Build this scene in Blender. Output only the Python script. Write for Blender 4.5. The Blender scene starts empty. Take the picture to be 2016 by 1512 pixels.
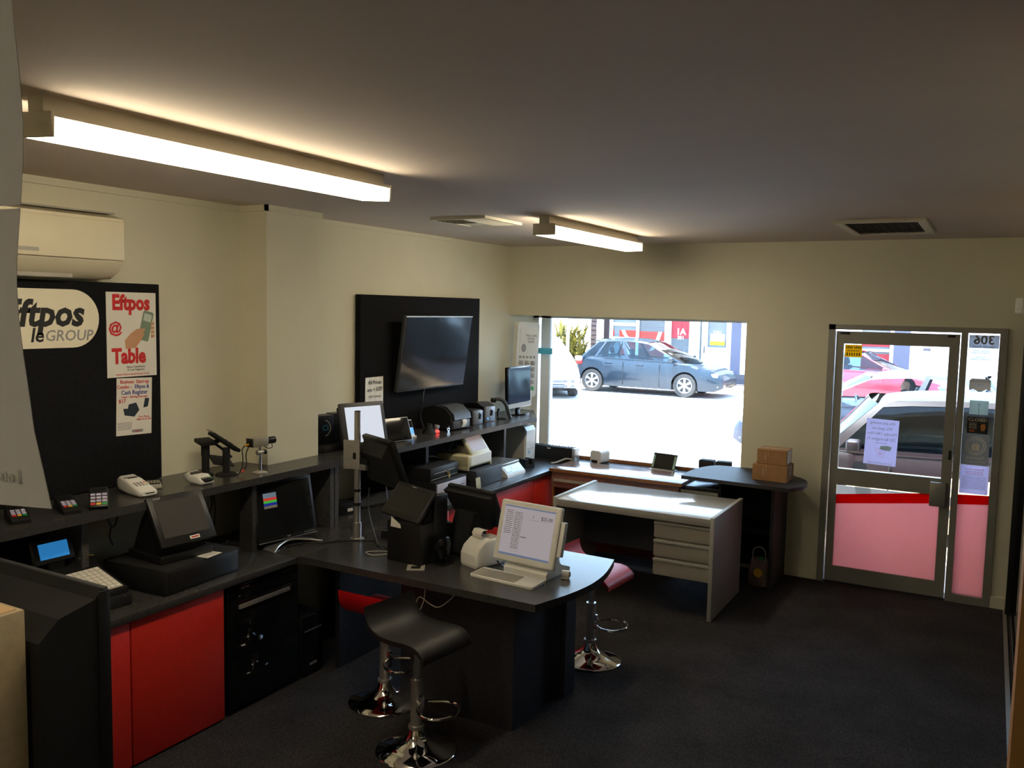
import bpy, bmesh, math, random
from mathutils import Matrix, Vector
random.seed(7)
PI = math.pi
SC = bpy.context.scene
COL = SC.collection

# ------------------------------------------------------------------ camera
YAW, PITCH, ROLL, FPX = -0.505582204, 0.0875140924, 0.0203418097, 1701.0
_f = Vector((math.sin(YAW) * math.cos(PITCH), math.cos(YAW) * math.cos(PITCH), -math.sin(PITCH)))
_r = Vector((math.cos(YAW), -math.sin(YAW), 0))
_u = _r.cross(_f)
_rr = math.cos(ROLL) * _r + math.sin(ROLL) * _u
_uu = -math.sin(ROLL) * _r + math.cos(ROLL) * _u
cd = bpy.data.cameras.new('camera')
cam = bpy.data.objects.new('camera', cd)
COL.objects.link(cam)
m = Matrix.Identity(4)
for i in range(3):
    m[i][0], m[i][1], m[i][2] = _rr[i], _uu[i], -_f[i]
m.translation = Vector((0, 0, 2.15))
cam.matrix_world = m
cd.sensor_fit = 'HORIZONTAL'
cd.sensor_width = 36.0
cd.lens = FPX / 2016 * 36.0
cd.clip_start = 0.05
cd.clip_end = 300
SC.camera = cam

# ------------------------------------------------------------------ light
SUN_DIR = (0.22, 0.18, -0.96)      # high midday sun
SUN_STRENGTH = 46.0
SKY_STRENGTH = 11.0
TUBE_STRENGTH = 21.0
w = bpy.data.worlds.new('sky')
SC.world = w
w.use_nodes = True
nt = w.node_tree
sky = nt.nodes.new('ShaderNodeTexSky')
sky.sky_type = 'PREETHAM'
sky.turbidity = 3.0
sky.sun_direction = (-0.22, -0.18, 0.96)
mixw = nt.nodes.new('ShaderNodeMix')
mixw.data_type = 'RGBA'
mixw.inputs[0].default_value = 0.55
mixw.inputs[7].default_value = (0.50, 0.73, 1.0, 1)
bgn = nt.nodes['Background']
nt.links.new(sky.outputs[0], mixw.inputs[6])
nt.links.new(mixw.outputs[2], bgn.inputs[0])
bgn.inputs[1].default_value = SKY_STRENGTH
sl = bpy.data.lights.new('sun', 'SUN')
sl.energy = SUN_STRENGTH
sl.angle = 0.01
sl.color = (1.0, 0.97, 0.92)
so = bpy.data.objects.new('sun', sl)
COL.objects.link(so)
so.rotation_euler = Vector(SUN_DIR).to_track_quat('-Z', 'Y').to_euler()
so.location = (0, 10, 20)
for nm, loc, sx, sy in (('window_portal', (-2.92, 7.86, 1.40), 2.2, 1.4), ('door_portal', (-0.52, 7.42, 1.05), 1.2, 2.1)):
    pl = bpy.data.lights.new(nm, 'AREA')
    pl.shape = 'RECTANGLE'
    pl.size, pl.size_y = sx, sy
    pl.cycles.is_portal = True
    po = bpy.data.objects.new(nm, pl)
    COL.objects.link(po)
    po.location = loc
    po.rotation_euler = (PI / 2, 0, PI)
    po.rotation_euler = Vector((0, -1, 0)).to_track_quat('-Z', 'Z').to_euler()
SC.view_settings.view_transform = 'Standard'
SC.view_settings.look = 'None'
SC.view_settings.exposure = 0.0
SC.view_settings.gamma = 1.0
SC.view_settings.use_curve_mapping = False
SC.cycles.max_bounces = 10
SC.cycles.transparent_max_bounces = 16
SC.cycles.sample_clamp_indirect = 6.0
SC.cycles.use_denoising = True

# ------------------------------------------------------------------ materials
def lin(c):
    return tuple((x / 12.92 if x <= 0.04045 else ((x + 0.055) / 1.055) ** 2.4) for x in c)

def rgb(r, g, b):
    return lin((r / 255, g / 255, b / 255))

def mat(name, col, rough=0.5, metal=0.0, noise=0.06, nscale=8.0, bump=0.0, bscale=60.0, spec=0.5, emit=None, estr=1.0, coat=0.0):
    m = bpy.data.materials.new(name)
    m.use_nodes = True
    t = m.node_tree
    p = t.nodes['Principled BSDF']
    p.inputs['Roughness'].default_value = rough
    p.inputs['Metallic'].default_value = metal
    p.inputs['Specular IOR Level'].default_value = spec
    p.inputs['Coat Weight'].default_value = coat
    tc = t.nodes.new('ShaderNodeTexCoord')
    n = t.nodes.new('ShaderNodeTexNoise')
    n.inputs['Scale'].default_value = nscale
    n.inputs['Detail'].default_value = 5
    t.links.new(tc.outputs['Object'], n.inputs['Vector'])
    r = t.nodes.new('ShaderNodeValToRGB')
    r.color_ramp.elements[0].position = 0.3
    r.color_ramp.elements[1].position = 0.7
    r.color_ramp.elements[0].color = tuple(max(0, c * (1 - noise)) for c in col) + (1,)
    r.color_ramp.elements[1].color = tuple(min(1, c * (1 + noise)) for c in col) + (1,)
    t.links.new(n.outputs['Fac'], r.inputs['Fac'])
    t.links.new(r.outputs['Color'], p.inputs['Base Color'])
    if bump > 0:
        n2 = t.nodes.new('ShaderNodeTexNoise')
        n2.inputs['Scale'].default_value = bscale
        n2.inputs['Detail'].default_value = 3
        t.links.new(tc.outputs['Object'], n2.inputs['Vector'])
        b = t.nodes.new('ShaderNodeBump')
        b.inputs['Strength'].default_value = bump
        b.inputs['Distance'].default_value = 0.01
        t.links.new(n2.outputs['Fac'], b.inputs['Height'])
        t.links.new(b.outputs['Normal'], p.inputs['Normal'])
    if emit:
        p.inputs['Emission Color'].default_value = tuple(emit) + (1,)
        p.inputs['Emission Strength'].default_value = estr
    return m

def thin_glass(name, tint=(0.93, 0.96, 0.96), ior=1.5, rough=0.0, veil=0.0):
    m = bpy.data.materials.new(name)
    m.use_nodes = True
    t = m.node_tree
    t.nodes.remove(t.nodes['Principled BSDF'])
    tr = t.nodes.new('ShaderNodeBsdfTransparent')
    tr.inputs[0].default_value = tuple(tint) + (1,)
    gl = t.nodes.new('ShaderNodeBsdfGlossy')
    gl.inputs['Roughness'].default_value = rough
    fr = t.nodes.new('ShaderNodeFresnel')
    fr.inputs[0].default_value = ior
    mx = t.nodes.new('ShaderNodeMixShader')
    t.links.new(fr.outputs[0], mx.inputs[0])
    t.links.new(tr.outputs[0], mx.inputs[1])
    t.links.new(gl.outputs[0], mx.inputs[2])
    last = mx
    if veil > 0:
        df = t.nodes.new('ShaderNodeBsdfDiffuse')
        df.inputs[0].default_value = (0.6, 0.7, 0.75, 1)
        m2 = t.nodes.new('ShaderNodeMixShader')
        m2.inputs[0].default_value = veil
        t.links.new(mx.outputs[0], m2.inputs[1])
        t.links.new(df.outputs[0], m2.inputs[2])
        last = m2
    t.links.new(last.outputs[0], t.nodes['Material Output'].inputs[0])
    return m

def paper_mat(name, col, trans=0.5):
    """paper or film that lets some daylight through"""
    m = bpy.data.materials.new(name)
    m.use_nodes = True
    t = m.node_tree
    t.nodes.remove(t.nodes['Principled BSDF'])
    tc = t.nodes.new('ShaderNodeTexCoord')
    n = t.nodes.new('ShaderNodeTexNoise')
    n.inputs['Scale'].default_value = 30
    t.links.new(tc.outputs['Object'], n.inputs['Vector'])
    r = t.nodes.new('ShaderNodeValToRGB')
    r.color_ramp.elements[0].color = tuple(c * 0.96 for c in col) + (1,)
    r.color_ramp.elements[1].color = tuple(min(1, c * 1.03) for c in col) + (1,)
    t.links.new(n.outputs['Fac'], r.inputs['Fac'])
    d = t.nodes.new('ShaderNodeBsdfDiffuse')
    tl = t.nodes.new('ShaderNodeBsdfTranslucent')
    t.links.new(r.outputs['Color'], d.inputs[0])
    t.links.new(r.outputs['Color'], tl.inputs[0])
    mx = t.nodes.new('ShaderNodeMixShader')
    mx.inputs[0].default_value = trans
    t.links.new(d.outputs[0], mx.inputs[1])
    t.links.new(tl.outputs[0], mx.inputs[2])
    t.links.new(mx.outputs[0], t.nodes['Material Output'].inputs[0])
    return m

def carpet_mat():
    m = mat('carpet', (0.060, 0.056, 0.058), rough=0.95, noise=0.25, nscale=3.0, spec=0.1)
    t = m.node_tree
    p = t.nodes['Principled BSDF']
    tc = t.nodes['Texture Coordinate']
    ck = t.nodes.new('ShaderNodeTexVoronoi')
    ck.inputs['Scale'].default_value = 130
    t.links.new(tc.outputs['Object'], ck.inputs['Vector'])
    old = p.inputs['Base Color'].links[0].from_socket
    mx = t.nodes.new('ShaderNodeMix')
    mx.data_type = 'RGBA'
    mx.blend_type = 'MULTIPLY'
    mx.inputs[0].default_value = 0.7
    mr = t.nodes.new('ShaderNodeMapRange')
    mr.inputs[1].default_value = 0.0
    mr.inputs[2].default_value = 0.6
    mr.inputs[3].default_value = 1.5
    mr.inputs[4].default_value = 0.3
    t.links.new(ck.outputs['Distance'], mr.inputs[0])
    t.links.new(old, mx.inputs[6])
    t.links.new(mr.outputs[0], mx.inputs[7])
    t.links.new(mx.outputs[2], p.inputs['Base Color'])
    b = t.nodes.new('ShaderNodeBump')
    b.inputs['Strength'].default_value = 0.6
    b.inputs['Distance'].default_value = 0.004
    b.invert = True
    t.links.new(ck.outputs['Distance'], b.inputs['Height'])
    t.links.new(b.outputs['Normal'], p.inputs['Normal'])
    return m

M = {}
M['wall'] = mat('cream_wall_paint', rgb(226, 222, 198), 0.75, noise=0.03, nscale=2, bump=0.12, bscale=90, spec=0.25)
M['wall_warm'] = M['wall']
M['ceil'] = mat('ceiling_paint', rgb(212, 198, 184), 0.85, noise=0.04, nscale=1.2, bump=0.08, bscale=40, spec=0.15)
M['carpet'] = carpet_mat()
M['lam'] = mat('charcoal_laminate', (0.046, 0.044, 0.043), 0.27, noise=0.22, nscale=70, spec=0.5)
M['lam_edge'] = mat('charcoal_edge', (0.075, 0.073, 0.072), 0.4, noise=0.3, nscale=40)
M['black'] = mat('black_board', (0.010, 0.010, 0.011), 0.6, noise=0.2, spec=0.25)
M['felt'] = mat('black_pinboard_felt', (0.011, 0.011, 0.013), 0.95, noise=0.3, nscale=80, bump=0.3, bscale=300, spec=0.15)
M['plastic'] = mat('black_plastic', (0.012, 0.012, 0.013), 0.38, noise=0.15, bump=0.05, bscale=400)
M['plastic_m'] = mat('matt_black_plastic', (0.016, 0.016, 0.017), 0.65, noise=0.15, bump=0.1, bscale=500, spec=0.3)
M['plastic_g'] = mat('dark_grey_plastic', (0.055, 0.058, 0.062), 0.45, noise=0.1)
M['gloss'] = mat('gloss_black', (0.006, 0.006, 0.007), 0.07, noise=0.1)
M['screen'] = mat('dark_screen', (0.012, 0.013, 0.014), 0.12, noise=0.05)
M['screen_m'] = mat('matt_screen', (0.055, 0.050, 0.048), 0.35, noise=0.04)
M['red'] = mat('red_cabinet_laminate', rgb(212, 44, 32), 0.5, noise=0.05, nscale=30)
M['redfilm'] = paper_mat('red_film', rgb(235, 8, 18), 0.5)
M['pinkfilm'] = paper_mat('pink_film', rgb(252, 196, 196), 0.6)
M['redleather'] = mat('red_leather', rgb(190, 18, 22), 0.42, noise=0.15, bump=0.15, bscale=150)
M['blackleather'] = mat('black_leather', (0.014, 0.014, 0.015), 0.5, noise=0.2, bump=0.15, bscale=150)
M['chrome'] = mat('chrome', (0.82, 0.82, 0.82), 0.06, 1.0, noise=0.02)
M['brushed'] = mat('brushed_steel', (0.62, 0.60, 0.57), 0.34, 0.8, noise=0.08, nscale=30)
M['alu'] = mat('grey_aluminium', rgb(158, 158, 150), 0.45, 0.55, noise=0.05, nscale=12)
M['alu_dark'] = mat('dark_aluminium', (0.02, 0.02, 0.022), 0.4, 0.3)
M['white'] = mat('white_plastic', rgb(244, 243, 236), 0.35, noise=0.03)
M['whitepaint'] = mat('white_paint', rgb(235, 235, 230), 0.4, noise=0.03)
M['cream'] = mat('cream_plastic', rgb(205, 200, 165), 0.45, noise=0.05, bump=0.05, bscale=300)
M['greypl'] = mat('grey_plastic', rgb(176, 172, 160), 0.45, noise=0.05)
M['acpl'] = mat('air_conditioner_plastic', rgb(236, 226, 196), 0.4, noise=0.02)
M['deskw'] = mat('pale_grey_desk_laminate', rgb(215, 216, 214), 0.13, noise=0.04, nscale=50, coat=0.3)
M['deskside'] = mat('grey_desk_side', rgb(178, 178, 170), 0.5, noise=0.05, nscale=40, bump=0.05)
M['drawer'] = mat('beige_grey_drawer', rgb(186, 182, 168), 0.5, noise=0.05)
M['navy'] = mat('dark_modesty_panel', rgb(70, 72, 80), 0.6, noise=0.1)
M['wood'] = mat('wood_veneer', rgb(160, 122, 108), 0.13, noise=0.25, nscale=5)
M['woodedge'] = mat('wood_edge', rgb(150, 98, 52), 0.5, noise=0.2, nscale=20)
M['blackwood'] = mat('black_ash', (0.020, 0.020, 0.025), 0.6, noise=0.3, nscale=40, bump=0.1, bscale=120)
M['card'] = mat('brown_cardboard', rgb(168, 128, 88), 0.8, noise=0.08, nscale=12, bump=0.05, spec=0.2)
M['tapeclear'] = mat('clear_packing_tape', rgb(205, 196, 180), 0.2, noise=0.15, nscale=30)
M['speckle'] = mat('speckled_black_metal', (0.030, 0.032, 0.036), 0.55, noise=0.9, nscale=160)
M['beige'] = mat('beige_case', rgb(176, 160, 128), 0.7, noise=0.08, nscale=30, bump=0.1, bscale=200)
M['tan'] = mat('tan_timber', rgb(176, 130, 78), 0.6, noise=0.1, nscale=6)
M['paper'] = paper_mat('white_paper', (0.80, 0.80, 0.80), 0.35)
M['paper_lilac'] = paper_mat('thin_white_paper', rgb(236, 230, 250), 0.55)
M['ink'] = mat('black_ink', (0.02, 0.02, 0.02), 0.7)
M['ink_g'] = mat('grey_ink', (0.35, 0.34, 0.33), 0.7)
M['ink_r'] = mat('red_ink', rgb(214, 40, 38), 0.6)
M['ink_p'] = mat('pink_ink', rgb(222, 130, 140), 0.6)
M['ink_b'] = mat('blue_ink', rgb(50, 60, 150), 0.6)
M['posterwhite'] = mat('poster_paper', rgb(245, 240, 228), 0.35, noise=0.02)
M['logowhite'] = mat('sign_white', rgb(250, 242, 215), 0.5, noise=0.02)
M['tube'] = mat('fluorescent_diffuser', (0.9, 0.88, 0.8), 0.5, emit=(1.0, 0.86, 0.62), estr=TUBE_STRENGTH)
M['lightbody'] = mat('light_fitting_enamel', rgb(225, 218, 198), 0.45, noise=0.02)
M['grille'] = mat('dark_grille', (0.03, 0.025, 0.022), 0.8)
M['blue_led'] = mat('blue_display', (0.02, 0.2, 0.6), 0.4, emit=rgb(45, 135, 205), estr=0.6)
M['lcd'] = mat('lit_lcd_screen', (0.1, 0.1, 0.1), 0.3, noise=0.02, emit=rgb(186, 176, 182), estr=0.60)
M['lcd_w'] = mat('glare_lcd_screen', (0.1, 0.1, 0.1), 0.25, emit=rgb(225, 232, 245), estr=0.85)  # emission also carries the white window glare on this screen
M['lcd_dim'] = mat('dim_brown_screen', (0.1, 0.08, 0.07), 0.4, emit=rgb(176, 150, 138), estr=0.5)
M['lcd_ink'] = mat('screen_text', (0.15, 0.15, 0.17), 0.5)
M['lcd_grey'] = mat('screen_text_pale', (0.33, 0.31, 0.33), 0.5)
M['led_red'] = mat('red_led', (0.6, 0.02, 0.02), 0.4, emit=(1, 0.05, 0.04), estr=3.0)
M['led_blue'] = mat('blue_phone_screen', (0.05, 0.2, 0.5), 0.3, emit=rgb(90, 160, 245), estr=1.2)
M['key_g'] = mat('green_key', rgb(30, 160, 80), 0.5)
M['key_y'] = mat('yellow_key', rgb(235, 190, 60), 0.5)
M['key_r'] = mat('red_key', rgb(215, 50, 45), 0.5)
M['key_w'] = mat('lilac_white_key', rgb(200, 195, 225), 0.5)
M['key_d'] = mat('dark_key', (0.05, 0.05, 0.05), 0.5)
M['green'] = mat('green_patch', rgb(60, 180, 60), 0.5, emit=rgb(60, 180, 60), estr=0.5)
M['blue'] = mat('blue_patch', rgb(30, 50, 170), 0.5, emit=rgb(20, 40, 160), estr=0.4)
M['redp'] = mat('red_patch', rgb(210, 60, 50), 0.5, emit=rgb(210, 50, 45), estr=0.5)
M['greyp'] = mat('grey_blue_patch', rgb(120, 140, 165), 0.5, emit=rgb(110, 130, 150), estr=0.4)
M['yellowc'] = mat('yellow_plug', rgb(225, 165, 25), 0.4)
M['orange'] = mat('orange_plug', rgb(215, 70, 35), 0.4)
M['cable_w'] = mat('white_cable', rgb(190, 185, 175), 0.5)
M['cable_b'] = mat('blue_grey_cable', rgb(130, 135, 175), 0.5)
M['skin'] = mat('skin', rgb(205, 145, 118), 0.6, noise=0.05)
M['gold'] = mat('brass_key', (0.8, 0.55, 0.2), 0.3, 0.9)
M['glass'] = thin_glass('window_glass')
M['glass_r'] = thin_glass('partition_glass', tint=(0.55, 0.57, 0.55))
M['carglass'] = thin_glass('car_glass', tint=(0.62, 0.74, 0.80), ior=1.35)
M['carglass_c'] = thin_glass('clear_car_glass', tint=(0.86, 0.92, 0.93), ior=1.15)
M['carglass_w'] = thin_glass('sky_glare_car_glass', tint=(0.7, 0.75, 0.78), veil=0.55)  # pale diffuse veil stands in for bright sky reflected in the glass
M['carglass_d'] = thin_glass('tinted_car_glass', tint=(0.22, 0.26, 0.28), ior=1.3)
M['shopglass'] = mat('shop_glass', (0.14, 0.17, 0.19), 0.06, noise=0.2, nscale=1)
M['road'] = mat('sunlit_asphalt', (0.42, 0.41, 0.40), 0.85, noise=0.12, nscale=4, bump=0.1)
M['path'] = mat('concrete_footpath', rgb(150, 132, 118), 0.85, noise=0.1, nscale=3, bump=0.1)
M['facade'] = mat('white_facade', rgb(240, 240, 238), 0.7, noise=0.02)
M['facgrey'] = mat('grey_facade_column', rgb(84, 90, 112), 0.7, noise=0.04)
M['plinth'] = mat('grey_plinth', rgb(80, 82, 92), 0.8, noise=0.08)
M['wboard'] = mat('brown_weatherboard', rgb(58, 44, 46), 0.8, noise=0.1)
M['oranged'] = mat('orange_window_graphic', rgb(190, 46, 26), 0.5)
M['pinkd'] = mat('red_window_graphic', rgb(150, 36, 50), 0.5)
M['tyre'] = mat('tyre_rubber', (0.03, 0.028, 0.028), 0.8, noise=0.1)
M['alloy'] = mat('alloy_wheel', (0.5, 0.5, 0.52), 0.35, 0.8)
M['leaf'] = mat('flax_leaf', rgb(112, 104, 40), 0.5, noise=0.4, nscale=3)
M['frost'] = mat('etched_vinyl', rgb(150, 146, 140), 0.5, noise=0.02)
M['bagp'] = mat('printed_plastic_bag', rgb(130, 110, 105), 0.5, noise=0.3, nscale=12)
M['wire'] = M['plastic']

# ------------------------------------------------------------------ geometry helpers
def T(x=0, y=0, z=0):
    return Matrix.Translation((x, y, z))

def RX(a): return Matrix.Rotation(a, 4, 'X')
def RY(a): return Matrix.Rotation(a, 4, 'Y')
def RZ(a): return Matrix.Rotation(a, 4, 'Z')

class B:
    """collects shapes; .o() links them as ONE mesh object"""
    def __init__(s, mx=None):
        s.v, s.f, s.m = [], [], mx or Matrix.Identity(4)
    def at(s, mx):
        s.m = mx
        return s
    def add(s, vs, fs):
        n = len(s.v)
        s.v += [s.m @ Vector(p) for p in vs]
        s.f += [[i + n for i in f] for f in fs]
        return s
    def box(s, x0, x1, y0, y1, z0, z1):
        vs = [(x, y, z) for z in (z0, z1) for y in (y0, y1) for x in (x0, x1)]
        return s.add(vs, [(0, 2, 3, 1), (4, 5, 7, 6), (0, 1, 5, 4), (2, 6, 7, 3), (0, 4, 6, 2), (1, 3, 7, 5)])
    def rbox(s, x0, x1, y0, y1, z0, z1, r=0.005, seg=2):
        bm = bmesh.new()
        bmesh.ops.create_cube(bm, size=1.0)
        for v in bm.verts:
            v.co = Vector(((x0 + x1) / 2 + v.co.x * (x1 - x0), (y0 + y1) / 2 + v.co.y * (y1 - y0), (z0 + z1) / 2 + v.co.z * (z1 - z0)))
        r = min(r, 0.49 * min(x1 - x0, y1 - y0, z1 - z0))
        bmesh.ops.bevel(bm, geom=bm.edges[:], offset=r, segments=seg, affect='EDGES', profile=0.5)
        bm.verts.index_update()
        s.add([v.co[:] for v in bm.verts], [[v.index for v in f.verts] for f in bm.faces])
        bm.free()
        return s
    def prism(s, poly, a0, a1, ax='y'):
        """poly of 2-D points pushed along an axis: ax y -> (x,z), ax x -> (y,z), ax z -> (x,y)"""
        def P(p, a):
            return {'y': (p[0], a, p[1]), 'x': (a, p[0], p[1]), 'z': (p[0], p[1], a)}[ax]
        n = len(poly)
        vs = [P(p, a0) for p in poly] + [P(p, a1) for p in poly]
        fs = [tuple(range(n)), tuple(range(2 * n - 1, n - 1, -1))] + [(i, i + n, (i + 1) % n + n, (i + 1) % n) for i in range(n)]
        return s.add(vs, fs)
    def cyl(s, p0, p1, r0, r1=None, seg=20):
        r1 = r0 if r1 is None else r1
        p0, p1 = Vector(p0), Vector(p1)
        q = (p1 - p0).to_track_quat('Z', 'Y')
        vs = []
        for p, r in ((p0, r0), (p1, r1)):
            for i in range(seg):
                a = 2 * PI * i / seg
                vs.append(p + q @ Vector((r * math.cos(a), r * math.sin(a), 0)))
        fs = [tuple(range(seg - 1, -1, -1)), tuple(range(seg, 2 * seg))] + [(i, (i + 1) % seg, (i + 1) % seg + seg, i + seg) for i in range(seg)]
        return s.add(vs, fs)
    def lathe(s, prof, seg=32, c=(0, 0, 0)):
        vs = []
        for r, z in prof:
            for i in range(seg):
                a = 2 * PI * i / seg
                vs.append((c[0] + r * math.cos(a), c[1] + r * math.sin(a), c[2] + z))
        n = len(prof)
        fs = [(j * seg + i, j * seg + (i + 1) % seg, (j + 1) * seg + (i + 1) % seg, (j + 1) * seg + i) for j in range(n - 1) for i in range(seg)]
        fs += [tuple(range(seg - 1, -1, -1)), tuple(range((n - 1) * seg, n * seg))]
        return s.add(vs, fs)
    def tube(s, pts, r=0.003, seg=8, closed=False, smooth=4):
        P = [Vector(p) for p in pts]
        if smooth and len(P) > 2:
            Q = []
            n = len(P)
            rng = range(n) if closed else range(n - 1)
            for i in rng:
                p1, p2 = P[i], P[(i + 1) % n]
                p0 = P[i - 1] if (i > 0 or closed) else p1 * 2 - p2
                p3 = P[(i + 2) % n] if (i + 2 < n or closed) else p2 * 2 - p1
                for k in range(smooth):
                    t = k / smooth
                    Q.append(0.5 * ((2 * p1) + (p2 - p0) * t + (2 * p0 - 5 * p1 + 4 * p2 - p3) * t * t + (3 * p1 - p0 - 3 * p2 + p3) * t ** 3))
            if not closed:
                Q.append(P[-1])
            P = Q
        n = len(P)
        vs = []
        up = Vector((0, 0, 1))
        prev = None
        for i in range(n):
            d = (P[(i + 1) % n] - P[i - 1]) if (closed or 0 < i < n - 1) else ((P[1] - P[0]) if i == 0 else (P[-1] - P[-2]))
            d = d.normalized() if d.length > 1e-9 else up
            if prev is None:
                a = d.cross(up)
                if a.length < 1e-3:
                    a = d.cross(Vector((1, 0, 0)))
            else:
                a = prev - d * prev.dot(d)
            a.normalize()
            prev = a
            b = d.cross(a)
            for k in range(seg):
                t = 2 * PI * k / seg
                vs.append(P[i] + r * (math.cos(t) * a + math.sin(t) * b))
        fs = []
        for i in range(n if closed else n - 1):
            j = (i + 1) % n
            fs += [(i * seg + k, i * seg + (k + 1) % seg, j * seg + (k + 1) % seg, j * seg + k) for k in range(seg)]
        if not closed:
            fs += [tuple(range(seg - 1, -1, -1)), tuple(range((n - 1) * seg, n * seg))]
        return s.add(vs, fs)
    def ball(s, c, rx, ry=None, rz=None, seg=16, rings=10):
        ry, rz = ry or rx, rz or rx
        vs = [(c[0], c[1], c[2] - rz)]
        for j in range(1, rings):
            a = -PI / 2 + PI * j / rings
            vs += [(c[0] + rx * math.cos(a) * math.cos(2 * PI * i / seg), c[1] + ry * math.cos(a) * math.sin(2 * PI * i / seg), c[2] + rz * math.sin(a)) for i in range(seg)]
        vs.append((c[0], c[1], c[2] + rz))
        L = len(vs) - 1
        fs = [(0, 1 + (i + 1) % seg, 1 + i) for i in range(seg)]
        for j in range(rings - 2):
            o = 1 + j * seg
            fs += [(o + i, o + (i + 1) % seg, o + seg + (i + 1) % seg, o + seg + i) for i in range(seg)]
        o = 1 + (rings - 2) * seg
        fs += [(o + i, o + (i + 1) % seg, L) for i in range(seg)]
        return s.add(vs, fs)
    def grid(s, rows, close=False):
        """rows of equal-length point lists"""
        n = len(rows[0])
        vs = [p for r in rows for p in r]
        fs = [(j * n + i, j * n + i + 1, (j + 1) * n + i + 1, (j + 1) * n + i) for j in range(len(rows) - 1) for i in range(n - 1)]
        return s.add(vs, fs)
    def slab(s, rows, th):
        """grid given as rows, thickened by vector th"""
        th = Vector(th)
        n, k = len(rows[0]), len(rows)
        top = [Vector(p) for r in rows for p in r]
        bot = [p + th for p in top]
        N = len(top)
        fs = []
        for j in range(k - 1):
            for i in range(n - 1):
                a = (j * n + i, j * n + i + 1, (j + 1) * n + i + 1, (j + 1) * n + i)
                fs += [a, tuple(N + q for q in reversed(a))]
        edge = [i for i in range(n)] + [j * n + n - 1 for j in range(1, k)] + [(k - 1) * n + i for i in range(n - 2, -1, -1)] + [j * n for j in range(k - 2, 0, -1)]
        for q in range(len(edge)):
            a, b = edge[q], edge[(q + 1) % len(edge)]
            fs.append((b, a, a + N, b + N))
        return s.add(top + bot, fs)
    def o(s, name, material, parent=None, ang=35, label=None, kind=None):
        me = bpy.data.meshes.new(name)
        me.from_pydata([tuple(p) for p in s.v], [], s.f)
        me.validate()
        bm = bmesh.new()
        bm.from_mesh(me)
        bmesh.ops.recalc_face_normals(bm, faces=bm.faces[:])
        bm.to_mesh(me)
        bm.free()
        if ang:
            me.shade_smooth()
            me.set_sharp_from_angle(angle=math.radians(ang))
        me.materials.append(M[material] if isinstance(material, str) else material)
        ob = bpy.data.objects.new(name, me)
        COL.objects.link(ob)
        if parent:
            ob.parent = parent
        if label:
            ob['label'] = label
        if kind:
            ob['kind'] = kind
        return ob

def tag(o, label, cat, group=None):
    o['label'] = label
    o['category'] = cat
    if group:
        o['group'] = group
    return o

def thing(name, label, cat, loc=(0, 0, 0), rz=0, group=None):
    o = bpy.data.objects.new(name, None)
    o.empty_display_size = 0.05
    COL.objects.link(o)
    o.location = loc
    o.rotation_euler = (0, 0, rz)
    return tag(o, label, cat, group)

def struct(name, b, material, ang=0):
    return b.o(name, material, None, ang=ang, kind='structure')

FRONT = RX(PI / 2)   # turns a text lying in x/y into one standing on a face that looks to -y

def text(s, size, mx, material, parent, name='lettering', bold=0.0, mirror=False, align='CENTER', th=0.0006, sx=1.0, shear=0.0):
    c = bpy.data.curves.new(name, 'FONT')
    c.body = s
    c.size = size
    c.align_x = align
    c.align_y = 'CENTER'
    c.extrude = th
    c.offset = bold * size
    c.resolution_u = 2
    c.shear = shear
    ob = bpy.data.objects.new(name, c)
    COL.objects.link(ob)
    dg = bpy.context.evaluated_depsgraph_get()
    me = bpy.data.meshes.new_from_object(ob.evaluated_get(dg))
    bpy.data.objects.remove(ob)
    S = Matrix.Diagonal((-sx if mirror else sx, 1, 1, 1))
    me.transform(mx @ S)
    if mirror:
        me.flip_normals()
    me.name = name
    me.materials.clear()
    me.materials.append(M[material] if isinstance(material, str) else material)
    o = bpy.data.objects.new(name, me)
    COL.objects.link(o)
    o.parent = parent
    return o

def bars(rows, mx, material, parent, name='small_print', th=0.0006):
    """lines of print too small to read: rows of (x0, x1, y, height)"""
    b = B(mx)
    rnd = random.Random(3)
    for x0, x1, y, h in rows:
        x = x0
        while x < x1 - h:
            w = min(x1 - x, h * rnd.uniform(2.0, 6.0))
            b.box(x, x + w, y - h / 2, y + h / 2, 0, th)
            x += w + h * 0.8
    return b.o(name, material, parent, ang=0, kind='stuff')

def rrect(x0, x1, y0, y1, r, seg=6):
    pts = []
    for cx, cy, a0 in ((x1 - r, y0 + r, -90), (x1 - r, y1 - r, 0), (x0 + r, y1 - r, 90), (x0 + r, y0 + r, 180)):
        for k in range(seg + 1):
            a = math.radians(a0 + 90 * k / seg)
            pts.append((cx + r * math.cos(a), cy + r * math.sin(a)))
    return pts

def copy_tree(o, parent=None):
    c = o.copy()
    COL.objects.link(c)
    c.parent = parent
    for ch in list(o.children):
        copy_tree(ch, c)
    return c

# ================================================================== the room
XL, XL2, XC = -4.02, -4.05, -3.80      # left wall near part, far part, column face
YF, YO, YB, CE = 7.24, 7.80, -2.6, 2.73
XR = 0.20
struct('floor', B().box(-4.6, 2.6, YB - 0.1, 7.42, -0.12, 0), 'carpet')
struct('ceiling', B().box(-4.6, 2.6, YB - 0.1, YO, CE, CE + 0.12), 'ceil')
b = B().box(-4.6, XL, YB, 3.82, 0, CE).box(-4.6, XL2, 3.82, YO, 0, CE)
struct('wall_left', b, 'wall')
struct('trim_1', B().box(XL2 - 0.01, XC, 3.82, 4.27, 0, CE), 'wall')      # the column
b = B().box(XL, XL + 0.018, YB, 3.82, CE - 0.035, CE).box(XL, XC + 0.018, 3.802, 3.82, CE - 0.035, CE).box(XC, XC + 0.018, 3.802, 4.29, CE - 0.035, CE).box(XL2, XL2 + 0.014, 4.29, 6.2, CE - 0.03, CE)
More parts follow.
